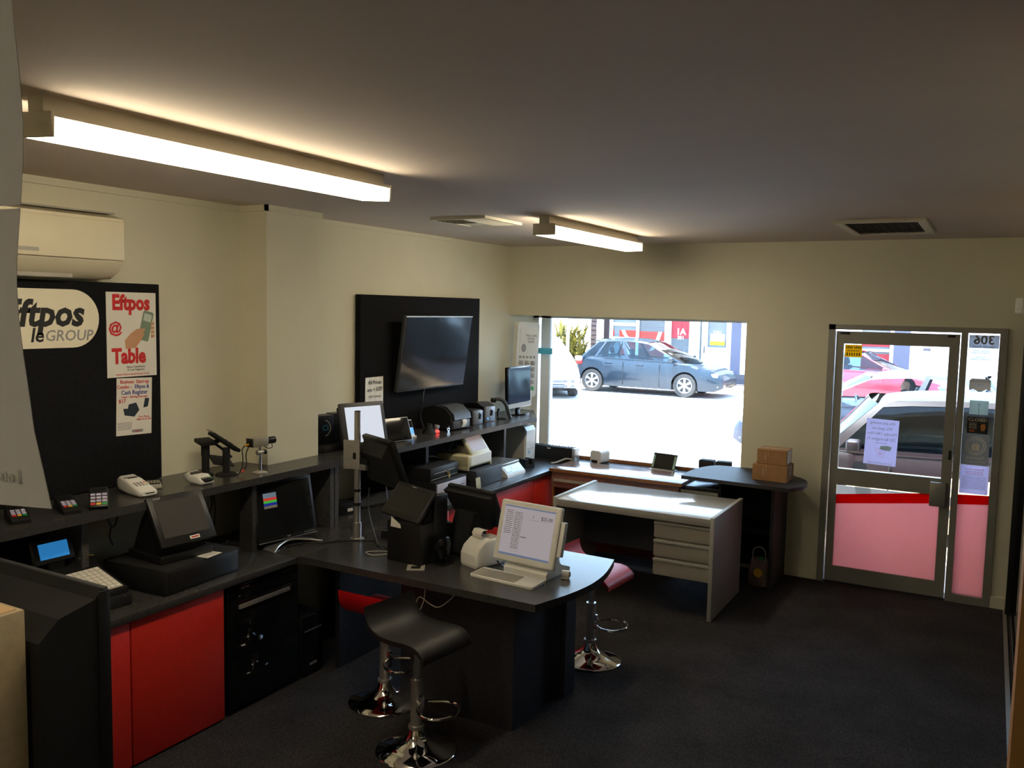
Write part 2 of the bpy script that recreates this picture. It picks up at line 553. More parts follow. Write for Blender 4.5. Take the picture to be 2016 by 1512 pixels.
struct('trim_2', b, 'wall')
# front wall with the window opening and the door opening
b = B()
b.box(XL2, -1.79, YF, YO, 2.085, CE)               # bulkhead over the window
b.box(-1.79, -1.135, YF, YO, 0, CE)                # pier between window and door
b.box(-1.135, 0.10, YF, YF + 0.16, 2.075, CE)      # over the door
b.box(0.10, 2.4, YF, YF + 0.16, 0, CE)
b.box(XL2, -1.79, YO - 0.14, YO, 0, 0.66)          # under the window
struct('wall_front', b, 'wall')
struct('wall_back', B().box(-4.6, 2.6, YB - 0.12, YB, 0, CE), 'wall')
# right side: return wall by the camera, upper wall over the glass partition
b = B().box(0.30, 2.4, 1.96, 2.06, 0, CE).box(XR + 0.01, XR + 0.10, 2.06, YF, 2.12, CE)
b.box(2.4, 2.5, YB, YF, 0, CE)
struct('wall_right', b, 'wall')
struct('baseboard_front', B().box(-1.52, -1.135, YF - 0.016, YF, 0, 0.085).box(0.10, XR, YF - 0.016, YF, 0, 0.085), 'wall')
struct('trim_3', B().box(0.082, 0.30, 1.95, 2.07, 0, CE), 'tan')   # timber door jamb near the camera

# glass partition on the right
p = thing('glass_partition', 'sliding glass partition in black frame along right wall, with pale floor tracks', 'partition', (XR, 0, 0))
B().box(0.035, 0.043, 2.1, 7.10, 0.03, 2.12).o('glass_pane', 'glass_r', p, 0)
B().rbox(0.0, 0.06, 7.10, 7.17, 0, 2.12, 0.004).box(0.0, 0.06, 2.1, 7.1, 2.08, 2.12).o('frame', 'alu_dark', p)
B().box(-0.012, 0.012, 2.1, 7.2, 0, 0.008).o('floor_track', 'alu', p, 0)
B().box(0.035, 0.06, 2.1, 7.1, 0.0, 0.03).o('bottom_rail', 'alu', p, 0)

# shop window
wd = thing('window_1', 'large shop window over the counters, facing the sunny street', 'window', (0, 0, 0))
wd['kind'] = 'structure'
del wd['category']
B().box(-3.90, -1.90, 7.765, 7.775, 0.70, 2.06).o('window_pane', 'glass', wd, 0)
b = B().box(XL2, -3.99, 7.74, 7.80, 0.66, 2.085).box(-1.83, -1.79, 7.74, 7.80, 0.66, 2.085).box(XL2, -1.79, 7.74, 7.80, 0.66, 0.70).box(XL2, -1.79, 7.74, 7.80, 2.06, 2.085)
b.o('window_frame', 'whitepaint', wd, 0)  # white tone stands in for daylight glare around the frame
B().box(-3.96, -3.86, 7.74, 7.82, 0.66, 2.085).o('mullion', 'facade', wd, 0)  # near-white colour imitates the veiling glare over the mullion
tg = thing('window_sticker', 'small pale blue tag stuck on the left edge of the shop window', 'sticker', (-3.93, 7.715, 1.73))
B().rbox(-0.07, 0.11, -0.003, 0.0, -0.03, 0.03, 0.001).o('tag_sheet', mat('cyan_plastic', rgb(90, 190, 215), 0.5), tg)
B().cyl((-0.035, -0.004, 0), (-0.035, -0.002, 0), 0.006).o('print_dot', 'ink', tg)

# the door and its sidelight
dr = thing('door_1', 'aluminium framed glass shop door with sidelight', 'door', (0, YF, 0))
dr['kind'] = 'structure'
del dr['category']
F0 = 0.02
b = B()
b.box(-1.135, -1.085, -F0, 0.10, 0, 2.075).box(-1.135, 0.10, -F0, 0.10, 2.035, 2.075)
b.box(-0.20, -0.155, -F0, 0.10, 0, 2.035).box(0.05, 0.10, -F0, 0.10, 0, 2.035).box(-0.155, 0.05, -F0, 0.10, 0, 0.06)
b.o('door_frame', 'alu', dr, 0)
B().box(-1.085, -0.20, -0.012, 0.11, 0, 0.012).o('threshold', 'alu_dark', dr, 0)
b = B()
b.box(-1.078, -1.02, 0.0, 0.045, 0.016, 2.022).box(-0.276, -0.207, 0.0, 0.045, 0.016, 2.022)
b.box(-1.02, -0.276, 0.0, 0.045, 1.925, 2.022).box(-1.02, -0.276, 0.0, 0.045, 0.80, 0.928).box(-1.02, -0.276, 0.0, 0.045, 0.016, 0.134)
leaf = b.o('door_leaf', 'alu', dr, 0)
B().rbox(-0.345, -0.235, -0.055, 0.0, 0.72, 0.905, 0.006).o('push_plate', 'alu', leaf)
B().rbox(-0.236, -0.218, -0.012, 0.0, 1.08, 1.15, 0.004).o('lock', 'plastic', leaf)
B().rbox(-1.05, -0.98, -0.01, 0.0, 1.998, 2.016, 0.003).rbox(-0.29, -0.24, -0.01, 0.0, 1.998, 2.016, 0.003).o('pivot', 'alu_dark', leaf)
B().box(-1.02, -0.276, 0.020, 0.026, 0.928, 1.925).o('upper_pane', 'glass', leaf, 0)
B().box(-1.02, -0.276, 0.020, 0.026, 0.134, 0.80).o('lower_pane', 'glass', leaf, 0)
B().box(-0.155, 0.05, 0.020, 0.026, 0.06, 2.035).o('sidelight_pane', 'glass', dr, 0)
b = B(RX(0))
def band(x0, x1, zb0, zb1, zt0, zt1, name, m):
    return B().prism([(x0, zb0), (x1, zb1), (x1, zt1), (x0, zt0)], 0.016, 0.019, 'y').o(name, m, dr, 0)
band(-1.02, -0.276, 0.64, 0.735, 0.715, 0.815, 'red_stripe_film', 'redfilm')
band(-1.02, -0.276, 0.134, 0.134, 0.64, 0.735, 'pink_film', 'pinkfilm')
band(-0.155, 0.05, 0.745, 0.765, 0.82, 0.832, 'red_stripe_film', 'redfilm')
band(-0.155, 0.05, 0.06, 0.06, 0.745, 0.765, 'pink_film', 'pinkfilm')

# ceiling vents
def vent_slats():
    t = thing('ceiling_vent', 'square slatted cream ceiling vent beside the far light fitting', 'vent', (-3.05, 4.98, CE))
    w_, h_ = 0.21, 0.245
    B().box(-w_, w_, -h_, -h_ + 0.03, -0.018, 0).box(-w_, w_, h_ - 0.03, h_, -0.018, 0).box(-w_, -w_ + 0.03, -h_ + 0.03, h_ - 0.03, -0.018, 0).box(w_ - 0.03, w_, -h_ + 0.03, h_ - 0.03, -0.018, 0).o('frame', 'lightbody', t, 0)
    B().box(-w_ + 0.03, w_ - 0.03, -h_ + 0.03, h_ - 0.03, -0.003, -0.001).o('backing', 'grille', t, 0)
    for k in range(9):
        y = -h_ + 0.055 + k * (2 * h_ - 0.11) / 8
        if k < 5:
            B(T(0, y, -0.012) @ RX(0.6)).box(-w_ + 0.03, 0.0, -0.015, 0.015, -0.001, 0.001).o('slat', 'lightbody', t, 0)
        x = -0.01 + k * (w_ - 0.03) / 9
        B(T(x + 0.02, 0, -0.012) @ RY(0.6)).box(-0.010, 0.010, -h_ + 0.03, h_ - 0.03, -0.001, 0.001).o('slat', 'lightbody', t, 0)
    B(T(0, 0, -0.012)).box(-w_ + 0.03, 0, 0.06, h_ - 0.03, -0.002, 0.002).o('blade_panel', 'lightbody', t, 0)
vent_slats()
t = thing('ceiling_vent', 'return air vent with dark mesh in white frame above the door', 'vent', (-0.64, 6.12, CE))
w_, h_ = 0.26, 0.45
B().box(-w_, w_, -h_, -h_ + 0.05, -0.02, 0).box(-w_, w_, h_ - 0.05, h_, -0.02, 0).box(-w_, -w_ + 0.05, -h_ + 0.05, h_ - 0.05, -0.02, 0).box(w_ - 0.05, w_, -h_ + 0.05, h_ - 0.05, -0.02, 0).o('frame', 'lightbody', t, 0)
B().box(-w_ + 0.05, w_ - 0.05, -h_ + 0.05, h_ - 0.05, -0.006, -0.002).o('filter_mesh', 'grille', t, 0)
b = B()
for k in range(24):
    b.box(-w_ + 0.05 + k * (2 * w_ - 0.1) / 24, -w_ + 0.054 + k * (2 * w_ - 0.1) / 24, -h_ + 0.05, h_ - 0.05, -0.012, -0.006)
b.o('mesh_rib', 'grille', t, 0, kind='stuff')

# fluorescent fittings
def fitting(x, y0, y1, label, rock):
    t = thing('ceiling_light', label, 'light', (x, y0, CE), 0, 'fluorescent ceiling lights')
    L = y1 - y0
    B().box(-0.035, 0.035, 0.0, L, -0.045, 0).o('spine', 'lightbody', t, 0)
    R_ = T(0, 0, -0.045) @ RY(rock)
    B(R_).rbox(-0.078, 0.078, -0.004, 0.008, -0.072, 0, 0.002).o('end_cap', 'lightbody', t)
    B(R_).rbox(-0.078, 0.078, L - 0.008, L + 0.004, -0.072, 0, 0.002).o('end_cap', 'lightbody', t)
    B(R_).rbox(-0.074, 0.074, 0.009, L - 0.009, -0.071, -0.014, 0.008).o('diffuser', 'tube', t)
    B(R_).box(-0.076, 0.076, 0.009, L - 0.009, -0.014, -0.002).o('tray', 'lightbody', t, 0)
    return t
fitting(-2.44, 1.55, 3.13, 'nearer long fluorescent ceiling light, above the counters', 0.06)
fitting(-2.505, 4.90, 6.45, 'farther fluorescent ceiling light, near the front wall', 0.0)
fitting(-2.44, -1.9, -0.35, 'added unseen fluorescent light behind the camera', 0.0)  # extra fitting, added out of view for its light

# motion sensor
t = thing('motion_sensor', 'small white motion sensor high in the front right corner', 'sensor', (0.165, 7.17, 2.24))
B(RZ(-0.75)).rbox(-0.032, 0.032, -0.025, 0.025, -0.055, 0.055, 0.012, 3).o('housing', 'white', t)
B(RZ(-0.75)).ball((0, -0.02, -0.005), 0.02, 0.014, 0.025).o('lens', 'white', t)

# air conditioner
t = thing('air_conditioner', 'cream wall split air conditioner above the black pinboard', 'air conditioner', (XL, 2.43, 2.25), PI / 2)
prof = [(0, 0.0), (-0.10, 0.005), (-0.17, 0.04), (-0.205, 0.09), (-0.21, 0.30), (-0.12, 0.325), (0, 0.33)]
B().prism([(p[0], p[1]) for p in prof], -0.43, 0.43, 'x').o('casing', 'acpl', t, 30)
B().rbox(-0.425, 0.425, -0.222, -0.208, 0.095, 0.285, 0.006).o('front_cover', 'acpl', t)
B().box(-0.36, 0.20, -0.135, -0.115, 0.004, 0.030).o('outlet_louvre', 'greypl', t, 0)
for k in range(8):
    B().box(-0.40, 0.40, -0.115 - 0.010 * k, -0.111 - 0.010 * k, 0.322, 0.330).o('intake_slat', 'greypl', t, 0)
B().box(-0.16, -0.02, -0.224, -0.222, 0.115, 0.132).o('model_strip', 'greypl', t, 0)
# ================================================================== boards, posters, television
# black pinboard with the round-ended sign
t = thing('pinboard', 'black felt pinboard under the air conditioner, with the round-ended shop sign and two posters', 'board', (XL + 0.002, 2.30, 0), PI / 2)
B().rbox(-0.95, 0.90, -0.04, 0.0, 1.175, 2.24, 0.004).o('board_panel', 'felt', t)
t = thing('shop_sign', 'white round-ended sign reading Eftpos GROUP on the black pinboard', 'sign', (XL + 0.0425, 2.30, 2.055), PI / 2)
B().prism(rrect(-0.56, 0.53, -0.143, 0.143, 0.142, 10), -0.004, 0, 'y').o('sign_panel', 'logowhite', t)
text('Eftpos', 0.175, T(0.235, -0.0045, 0.020) @ FRONT, 'ink', t, bold=0.035, align='CENTER', shear=0.2, sx=0.93)
text('GROUP', 0.075, T(0.365, -0.0045, -0.085) @ FRONT, 'ink_g', t, bold=0.008, shear=0.15)
text('le', 0.095, T(0.200, -0.0045, -0.082) @ FRONT, 'ink', t, bold=0.02, shear=0.18)

# poster 1
t = thing('poster', 'white poster reading Eftpos @ Table with a hand holding a card terminal', 'poster', (XL + 0.0425, 3.023, 1.970), PI / 2)
B().box(-0.150, 0.150, -0.0025, 0, -0.222, 0.222).o('sheet', 'posterwhite', t, 0)
PT = T(0, -0.0026, 0)
text('Eftpos', 0.108, T(-0.003, -0.0026, 0.165) @ FRONT, 'ink_r', t, bold=0.045, sx=0.84)
text('@', 0.078, T(-0.10, -0.0026, 0.035) @ FRONT, 'ink_r', t, bold=0.03)
text('Table', 0.108, T(-0.020, -0.0026, -0.115) @ FRONT, 'ink_r', t, bold=0.045, sx=0.84)
B(T(0.085, -0.0028, 0.04) @ FRONT @ RZ(-0.25)).prism(rrect(-0.033, 0.033, -0.075, 0.085, 0.012), 0, 0.0006, 'z').o('printed_terminal', mat('printed_grey_green', rgb(130, 150, 125), 0.5), t, 0)
B(T(0.085, -0.0036, 0.04) @ FRONT @ RZ(-0.25)).prism(rrect(-0.024, 0.024, 0.03, 0.07, 0.003), 0, 0.0004, 'z').o('printed_display', mat('printed_pale', rgb(205, 215, 200), 0.5), t, 0)
b = B(T(0, -0.0034, 0) @ FRONT)
b.prism([(-0.04, -0.075), (0.02, -0.07), (0.055, -0.03), (0.075, 0.0), (0.06, 0.02), (0.03, 0.03), (-0.01, 0.005), (-0.045, -0.03)], 0, 0.0005, 'z')
for k in range(4):
    b.prism([(0.118, -0.02 + k * 0.022), (0.138, -0.015 + k * 0.022), (0.138, 0.0 + k * 0.022), (0.116, -0.003 + k * 0.022)], 0, 0.0005, 'z')
b.prism([(0.03, 0.0), (0.075, 0.015), (0.08, 0.033), (0.035, 0.03)], 0, 0.0009, 'z')
b.o('printed_hand', mat('printed_skin', rgb(212, 160, 118), 0.5), t, 0)
text('Eftpos Canterbury\n& Cash Registers', 0.015, T(0.02, -0.0026, -0.178) @ FRONT, 'ink', t)
text('www.eftposcanterbury.co.nz', 0.0175, T(0.0, -0.0026, -0.208) @ FRONT, 'ink_r', t)

# poster 2
t = thing('poster', 'small white poster reading Business Start-up Combo, below the Eftpos @ Table poster', 'poster', (XL + 0.0425, 3.030, 1.588), PI / 2)
B(RY(0.03)).box(-0.108, 0.108, -0.002, 0, -0.152, 0.152).o('sheet', 'posterwhite', t, 0)
Q = RY(0.03)
text('Business  Start-up', 0.027, Q @ T(0, -0.0026, 0.132) @ FRONT, 'ink_r', t, bold=0.012, sx=0.9)
text('Combo -', 0.027, Q @ T(-0.062, -0.0026, 0.105) @ FRONT, 'ink_r', t, bold=0.012, sx=0.9)
text('Eftpos &', 0.029, Q @ T(0.045, -0.0026, 0.105) @ FRONT, 'ink_b', t, bold=0.012, sx=0.9)
text('Cash Register', 0.032, Q @ T(0.0, -0.0026, 0.075) @ FRONT, 'ink_b', t, bold=0.012, sx=0.9)
text('Lease - Starting from just', 0.0165, Q @ T(0.0, -0.0026, 0.052) @ FRONT, 'ink_r', t, bold=0.01, sx=0.95)
text('$17', 0.028, Q @ T(-0.075, -0.0026, 0.030) @ FRONT, 'ink_r', t, bold=0.01)
b = B(Q @ T(0, -0.0022, 0) @ FRONT)
b.prism([(-0.06, -0.045), (0.0, -0.055), (0.03, -0.02), (0.01, 0.02), (-0.035, 0.012), (-0.04, -0.01), (-0.068, -0.01)], 0, 0.0006, 'z')
b.prism([(0.055, -0.01), (0.083, -0.005), (0.092, 0.04), (0.065, 0.042)], 0, 0.0006, 'z')
b.o('printed_register', mat('printed_dark', rgb(40, 48, 60), 0.5), t, 0)
text('Free Phone\n0800 54 54 787', 0.0145, Q @ T(0.06, -0.0026, -0.065) @ FRONT, 'ink_r', t)
bars([(-0.1, -0.015, -0.085 - k * 0.007, 0.003) for k in range(6)], Q @ T(0, -0.0022, 0) @ FRONT, 'ink_g', t)
B(Q @ T(0.02, -0.0022, -0.132) @ FRONT).prism(rrect(-0.035, 0.035, -0.008, 0.008, 0.007), 0, 0.0006, 'z').o('printed_logo', 'ink_g', t, 0)
text('eftpos', 0.014, Q @ T(0.02, -0.0030, -0.132) @ FRONT, 'ink_r', t)

# TV board
t = thing('tv_backing_board', 'large black felt board on the left wall behind the television', 'board', (XL2, 5.775, 0), PI / 2)
B().rbox(-0.83, 0.83, -0.05, 0.0, 1.175, 2.228, 0.004).o('board_panel', 'felt', t)
# television, tilted forward on a bracket
t = thing('television', 'black flat television tilted on the black felt board', 'television', (XL2 + 0.05, 5.77, 1.785), PI / 2)
t['label'] = 'slim dark television hanging on the black felt board'
tv = T(0.0, -0.098, 0.0) @ RX(0.14)
B(tv).rbox(-0.472, 0.472, -0.012, 0.022, -0.295, 0.295, 0.006).o('bezel', 'plastic_g', t)
B(tv).box(-0.463, 0.463, -0.0145, -0.011, -0.280, 0.286).o('screen_glass', mat('television_glass', (0.016, 0.018, 0.020), 0.09), t, 0)
B(tv).box(-0.472, 0.472, -0.0155, -0.0115, 0.287, 0.294).o('top_trim', 'brushed', t, 0)
B(tv).rbox(-0.25, 0.25, 0.02, 0.05, -0.2, 0.16, 0.01).o('rear_housing', 'plastic_m', t)
B().box(-0.10, 0.18, -0.012, 0, -0.12, 0.12).box(0.02, 0.06, -0.05, -0.010, -0.03, 0.03).o('wall_bracket', 'alu_dark', t, 0)
tc_ = thing('television_cable', 'black cable hanging from the television to the shelf', 'cable', (XL2 + 0.08, 5.70, 1.17))
B().tube([(0, 0.02, 0.36), (0.01, -0.02, 0.25), (0.0, -0.03, 0.10), (0.06, -0.06, 0.008), (0.10, -0.05, 0.006)], 0.008).o('flex', 'plastic', tc_)

# paper sign on the TV board
t = thing('paper_sign', 'white taped sheet reading All Prices are + GST on the tv board', 'sign', (XL2 + 0.054, 5.102, 1.535), PI / 2)
rows = []
for k in range(13):
    x = -0.108 + k * 0.018
    rows.append([(x, -0.003 - 0.003 * math.sin(k * 1.9), -0.13), (x, -0.003 - 0.003 * math.sin(k * 1.9), 0.0), (x, -0.003 - 0.003 * math.sin(k * 1.9 + 0.6), 0.085)])
B().slab(rows, (0, 0.001, 0)).o('sheet', 'posterwhite', t)
text('All Prices', 0.042, T(0, -0.0075, 0.045) @ FRONT, 'ink', t)
text('are + GST', 0.042, T(0, -0.0075, -0.008) @ FRONT, 'ink', t)
text('(GST Exclusive)', 0.023, T(0, -0.0075, -0.058) @ FRONT, 'ink_g', t)

# giant terminal cut-out on the left wall by the window
t = thing('terminal_display', 'giant white card terminal display mounted by the window', 'display', (XL2 + 0.075, 7.37, 1.66), PI / 2 - 0.35)
Q = RY(0.05)
B(Q).prism(rrect(-0.14, 0.14, -0.36, 0.36, 0.04), -0.075, -0.02, 'y').o('display_body', 'white', t, 40)
B(Q).prism(rrect(-0.10, 0.10, -0.25, 0.33, 0.03), -0.02, 0.0, 'y').o('rear_rib', 'greypl', t, 40)
B(Q).box(-0.105, 0.105, -0.0775, -0.0745, 0.06, 0.30).o('display_window', 'posterwhite', t, 0)
text('WELCOME\nPLEASE\nSWIPE', 0.03, Q @ T(0.035, -0.0782, 0.20) @ FRONT, 'ink_g', t)
B(Q @ T(-0.055, -0.0776, 0.11) @ FRONT).prism([(0.03 * math.cos(a * PI / 8), 0.04 * math.sin(a * PI / 8)) for a in range(16)], 0, 0.0012, 'z').o('printed_badge', 'ink_g', t, 0)
for r in range(5):
    for c in range(3):
        m_ = 'greypl' if r < 4 else ('ink_r', 'key_y', 'key_g')[c]
        B(Q @ T(-0.075 + c * 0.075, -0.076, -0.03 - r * 0.062)).rbox(-0.026, 0.026, -0.008, 0, -0.02, 0.02, 0.007).o('key', m_, t)
for c in range(5):
    B(Q @ T(-0.09 + c * 0.045, -0.076, 0.025)).rbox(-0.012, 0.012, -0.006, 0, -0.012, 0.012, 0.004).o('function_key', 'greypl', t)

# ================================================================== counters and shelf
FX = -3.32   # counter front edge
t = thing('counter_worktop', 'long dark worktop along the left wall from the near end to the window', 'worktop', (0, 0, 0))
B().rbox(XL2, FX, 2.02, 3.55, 0.703, 0.74, 0.004).o('near_slab', 'lam', t)
B().rbox(XL2, FX, 3.553, 7.43, 0.703, 0.74, 0.004).o('far_slab', 'lam', t)
t = thing('peninsula_table', 'dark laminate table jutting from the counter with a bowed right end', 'table', (0, 0, 0))
poly = [(FX + 0.002, 3.58), (-1.83, 3.58)]
for k in range(1, 12):
    a = k / 12
    poly.append((-1.83 + 0.085 * math.sin(PI * a) + 0.03 * a, 3.58 + 0.91 * a))
poly += [(-1.80, 4.49), (-2.90, 4.53), (FX + 0.002, 4.56)]
B().prism(poly, 0.703, 0.7405, 'z').o('tabletop', 'lam', t, 30)
B().box(-2.72, -2.02, 3.72, 3.74, 0.0, 0.702).box(-2.72, -2.70, 3.74, 4.33, 0, 0.702).box(-2.04, -2.02, 3.74, 4.33, 0, 0.702).box(-2.72, -2.02, 4.31, 4.33, 0, 0.702).o('pedestal', 'blackwood', t, 0)
B().box(-1.99, -1.955, 4.2, 4.33, 0, 0.702).o('support_fin', 'blackwood', t, 0)
gr = thing('cable_grommet', 'square pale cable grommet ring set in the dark tabletop', 'grommet', (-2.650, 3.755, 0.7405), 0.62)
gr.rotation_euler = (0, 0, 0.55)
b = B()
s_, i_ = 0.048, 0.026
b.box(-s_, s_, -s_, -i_, 0, 0.003).box(-s_, s_, i_, s_, 0, 0.003).box(-s_, -i_, -i_, i_, 0, 0.003).box(i_, s_, -i_, i_, 0, 0.003)
b.o('ring', 'greypl', gr, 0)
B().box(-i_, i_, -i_, i_, 0, 0.0006).o('hole_cover', 'black', gr, 0)

# shelf
t = thing('upper_shelf', 'long dark raised shelf along the left wall above the counter', 'shelf', (0, 0, 0))
B().prism([(XL2, 2.02), (-3.575, 2.02), (-3.56, 4.20), (XC, 4.20), (XC, 3.8205), (XL2, 3.8205)], 1.130, 1.17, 'z').o('near_board', 'lam', t, 0)
B().prism([(-4.049, 4.275), (XC, 4.275), (XC, 4.203), (-3.56, 4.203), (-3.555, 6.90), (-3.84, 7.38), (-4.049, 7.38)], 1.130, 1.17, 'z').o('far_board', 'lam', t, 0)
for y0, m_ in ((2.50, 'lam_edge'), (3.50, 'lam'), (4.16, 'lam_edge'), (4.205, 'lam_edge'), (5.36, 'lam_edge'), (6.56, 'lam_edge')):
    xb = XC if 3.8 < y0 < 4.3 else XL
    xe_ = -3.67 if y0 == 2.50 else (-3.70 if y0 > 5 else -3.60)
    xb = -3.70 if y0 == 3.50 else xb
    B().box(xb, xe_, y0, y0 + 0.034, 0.741, 1.13).o('upright', m_, t, 0)
for q in ((XL + 0.001, -3.92, 2.2, 2.49), (-3.69, -3.66, 3.535, 3.84), (-4.04, -3.93, 4.95, 5.355)):
    B().box(*q, 0.741, 1.12).o('back_panel', 'black', t, 0)
B().box(XL2 + 0.002, XL2 + 0.02, 4.96, 6.55, 0.741, 1.128).o('felt_back', 'felt', t, 0)

# base cabinets
def cabinet(y0, y1, label, xb=-4.0, split=None, kick=0.0):
    t = thing('base_cabinet', label, 'cabinet', (0, 0, 0), 0, 'cabinets under the long counter')
    B().box(xb, FX - 0.045, y0, y1, 0.0, 0.700).o('carcass', 'black', t, 0)
    e = [y0] + (split or []) + [y1]
    for a, c in zip(e[:-1], e[1:]):
        B().rbox(FX - 0.043, FX - 0.022, a + 0.004, c - 0.004, 0.012, 0.698, 0.002).o('door', 'red', t)
    return t
cabinet(2.05, 3.055, 'red door base cabinet beneath the touchscreen till', split=[2.505])
cabinet(4.60, 5.70, 'red door base cabinet between table and wood desk', split=[5.15])
cabinet(5.705, 7.2, 'red base cabinet end against the wood desk', split=[6.45])
t = thing('filing_unit', 'gloss black unit with long pale handle beside the red cabinet', 'cabinet', (0, 0, 0))
B().rbox(-3.95, -3.37, 3.075, 3.60, 0.0, 0.690, 0.006).o('carcass', 'plastic', t)
B().rbox(-3.368, -3.345, 3.08, 3.595, 0.30, 0.60, 0.004).o('drawer_front', 'gloss', t)
B().rbox(-3.368, -3.345, 3.08, 3.595, 0.03, 0.295, 0.004).o('drawer_front', 'gloss', t)
B().rbox(-3.368, -3.345, 3.08, 3.595, 0.605, 0.685, 0.004).o('top_panel', 'gloss', t)
h = B().rbox(-3.344, -3.332, 3.15, 3.52, 0.560, 0.582, 0.003).o('handle', 'brushed', t)
text('BROTHER', 0.013, T(-3.3445, 3.20, 0.665) @ RZ(PI / 2) @ FRONT, 'ink_g', t)

# computer tower under the counter
t = thing('computer_tower', 'black computer tower on the floor under the counter corner', 'computer', (-3.36, 3.72, 0), PI / 2)
B().rbox(-0.09, 0.09, 0, 0.42, 0.005, 0.36, 0.006).o('case', 'plastic', t)
B().rbox(-0.085, 0.085, -0.012, 0.0, 0.01, 0.355, 0.006).o('front_bezel', 'gloss', t)
B().rbox(-0.03, 0.03, -0.016, -0.010, 0.06, 0.075, 0.003).o('badge', 'brushed', t)
B().box(-0.07, 0.07, -0.015, -0.011, 0.27, 0.275).o('drive_slot', 'brushed', t, 0)
t = thing('side_panel', 'dark panel under the table beside the filing unit', 'panel', (0, 0, 0))
B().box(-3.30, -3.27, 3.86, 4.5, 0, 0.702).o('panel', 'blackwood', t, 0)

# window counter
t = thing('window_counter', 'dark worktop running below the shop window, with brown back lip', 'worktop', (0, 0, 0))
B().rbox(FX + 0.003, -1.82, 6.78, 7.43, 0.703, 0.738, 0.003).o('slab', 'lam', t)
B().box(-3.98, -1.82, 7.435, 7.465, 0.70, 0.765).o('back_lip', 'woodedge', t, 0)

# wood desk
t = thing('wood_desk', 'low brown veneer desk pushed against the window counter', 'desk', (0, 0, 0))
B().rbox(-3.315, -2.13, 6.70, 7.15, 0.742, 0.764, 0.002).o('desktop', 'wood', t)
B().box(-3.315, -2.13, 6.690, 6.699, 0.738, 0.766).box(-2.129, -2.12, 6.69, 7.15, 0.738, 0.766).o('edge_band', 'woodedge', t, 0)
B().box(-3.30, -2.15, 6.715, 6.735, 0.60, 0.738).o('apron', 'wood', t, 0)
B().box(-3.27, -2.6, 6.69, 6.712, 0.655, 0.675).o('drawer_rail', 'greypl', t, 0)
B().box(-3.30, -3.28, 6.72, 6.77, 0, 0.738).o('side_leg', 'woodedge', t, 0)
B().box(-2.17, -2.15, 6.72, 6.77, 0, 0.738).o('side_leg', 'woodedge', t, 0)
B().box(-3.278, -2.172, 6.755, 6.77, 0.08, 0.6).o('rear_panel', mat('dark_maroon_panel', rgb(70, 22, 22), 0.5), t, 0)

# pale grey desk
t = thing('grey_desk', 'pale grey office desk with three drawers at its right side', 'desk', (0, 0, 0))
B().rbox(-2.805, -1.625, 5.815, 6.565, 0.690, 0.722, 0.003).o('desktop', 'deskw', t)
B().rbox(-1.624, -1.595, 5.80, 6.575, 0.0, 0.735, 0.003).o('side_panel', 'deskside', t)
B().rbox(-2.835, -2.806, 5.80, 6.575, 0.0, 0.735, 0.003).o('side_panel', 'deskside', t)
B().rbox(-2.805, -1.625, 5.803, 5.823, 0.668, 0.722, 0.003).o('front_rail', 'deskside', t)
B().box(-2.804, -2.04, 6.34, 6.355, 0.28, 0.69).o('modesty_panel', 'navy', t, 0)
B().box(-2.035, -1.626, 5.86, 6.50, 0.262, 0.668).o('drawer_case', 'drawer', t, 0)
for k, (z0, z1) in enumerate(((0.535, 0.655), (0.400, 0.520), (0.262, 0.385))):
    d = B().rbox(-2.04, -1.628, 5.835, 5.858, z0, z1, 0.003).o('drawer', 'drawer', t)
    B().rbox(-2.04, -1.628, 5.822, 5.838, z1 - 0.022, z1 - 0.002, 0.004).o('lip_handle', 'deskside', d)

# black table with curved ends
t = thing('black_table', 'black table with rounded left end, carrying two cardboard boxes', 'table', (0, 0, 0))
pts = []
for k in range(9):
    a = PI / 2 + (PI / 2) * k / 8
    pts.append((-1.90 + 0.20 * math.cos(a), 6.66 + 0.30 * math.sin(a)))
pts = [(-1.42, 7.23)] + [(-1.93 + 0.16 * math.cos(PI / 2 + PI / 2 * k / 8), 6.72 + 0.47 * math.sin(PI / 2 + PI / 2 * k / 8)) for k in range(9)] + [(-2.085, 6.56), (-1.245, 6.52)]
for k in range(0, 8):
    a = -0.35 + 1.5 * k / 7
    pts.append((-1.40 + 0.235 * math.cos(a), 6.76 + 0.32 * math.sin(a)))
B().prism(pts, 0.832, 0.86, 'z').o('tabletop', 'blackwood', t, 30)
B().box(-1.415, -1.39, 6.72, 7.22, 0, 0.832).o('end_panel', 'blackwood', t, 0)
B().box(-1.85, -1.825, 6.79, 7.22, 0, 0.832).o('end_panel', 'blackwood', t, 0)
B().box(-1.825, -1.415, 7.19, 7.21, 0.05, 0.832).o('rear_panel', 'black', t, 0)
B().box(-1.825, -1.415, 6.80, 7.19, 0.42, 0.44).o('shelf', 'black', t, 0)

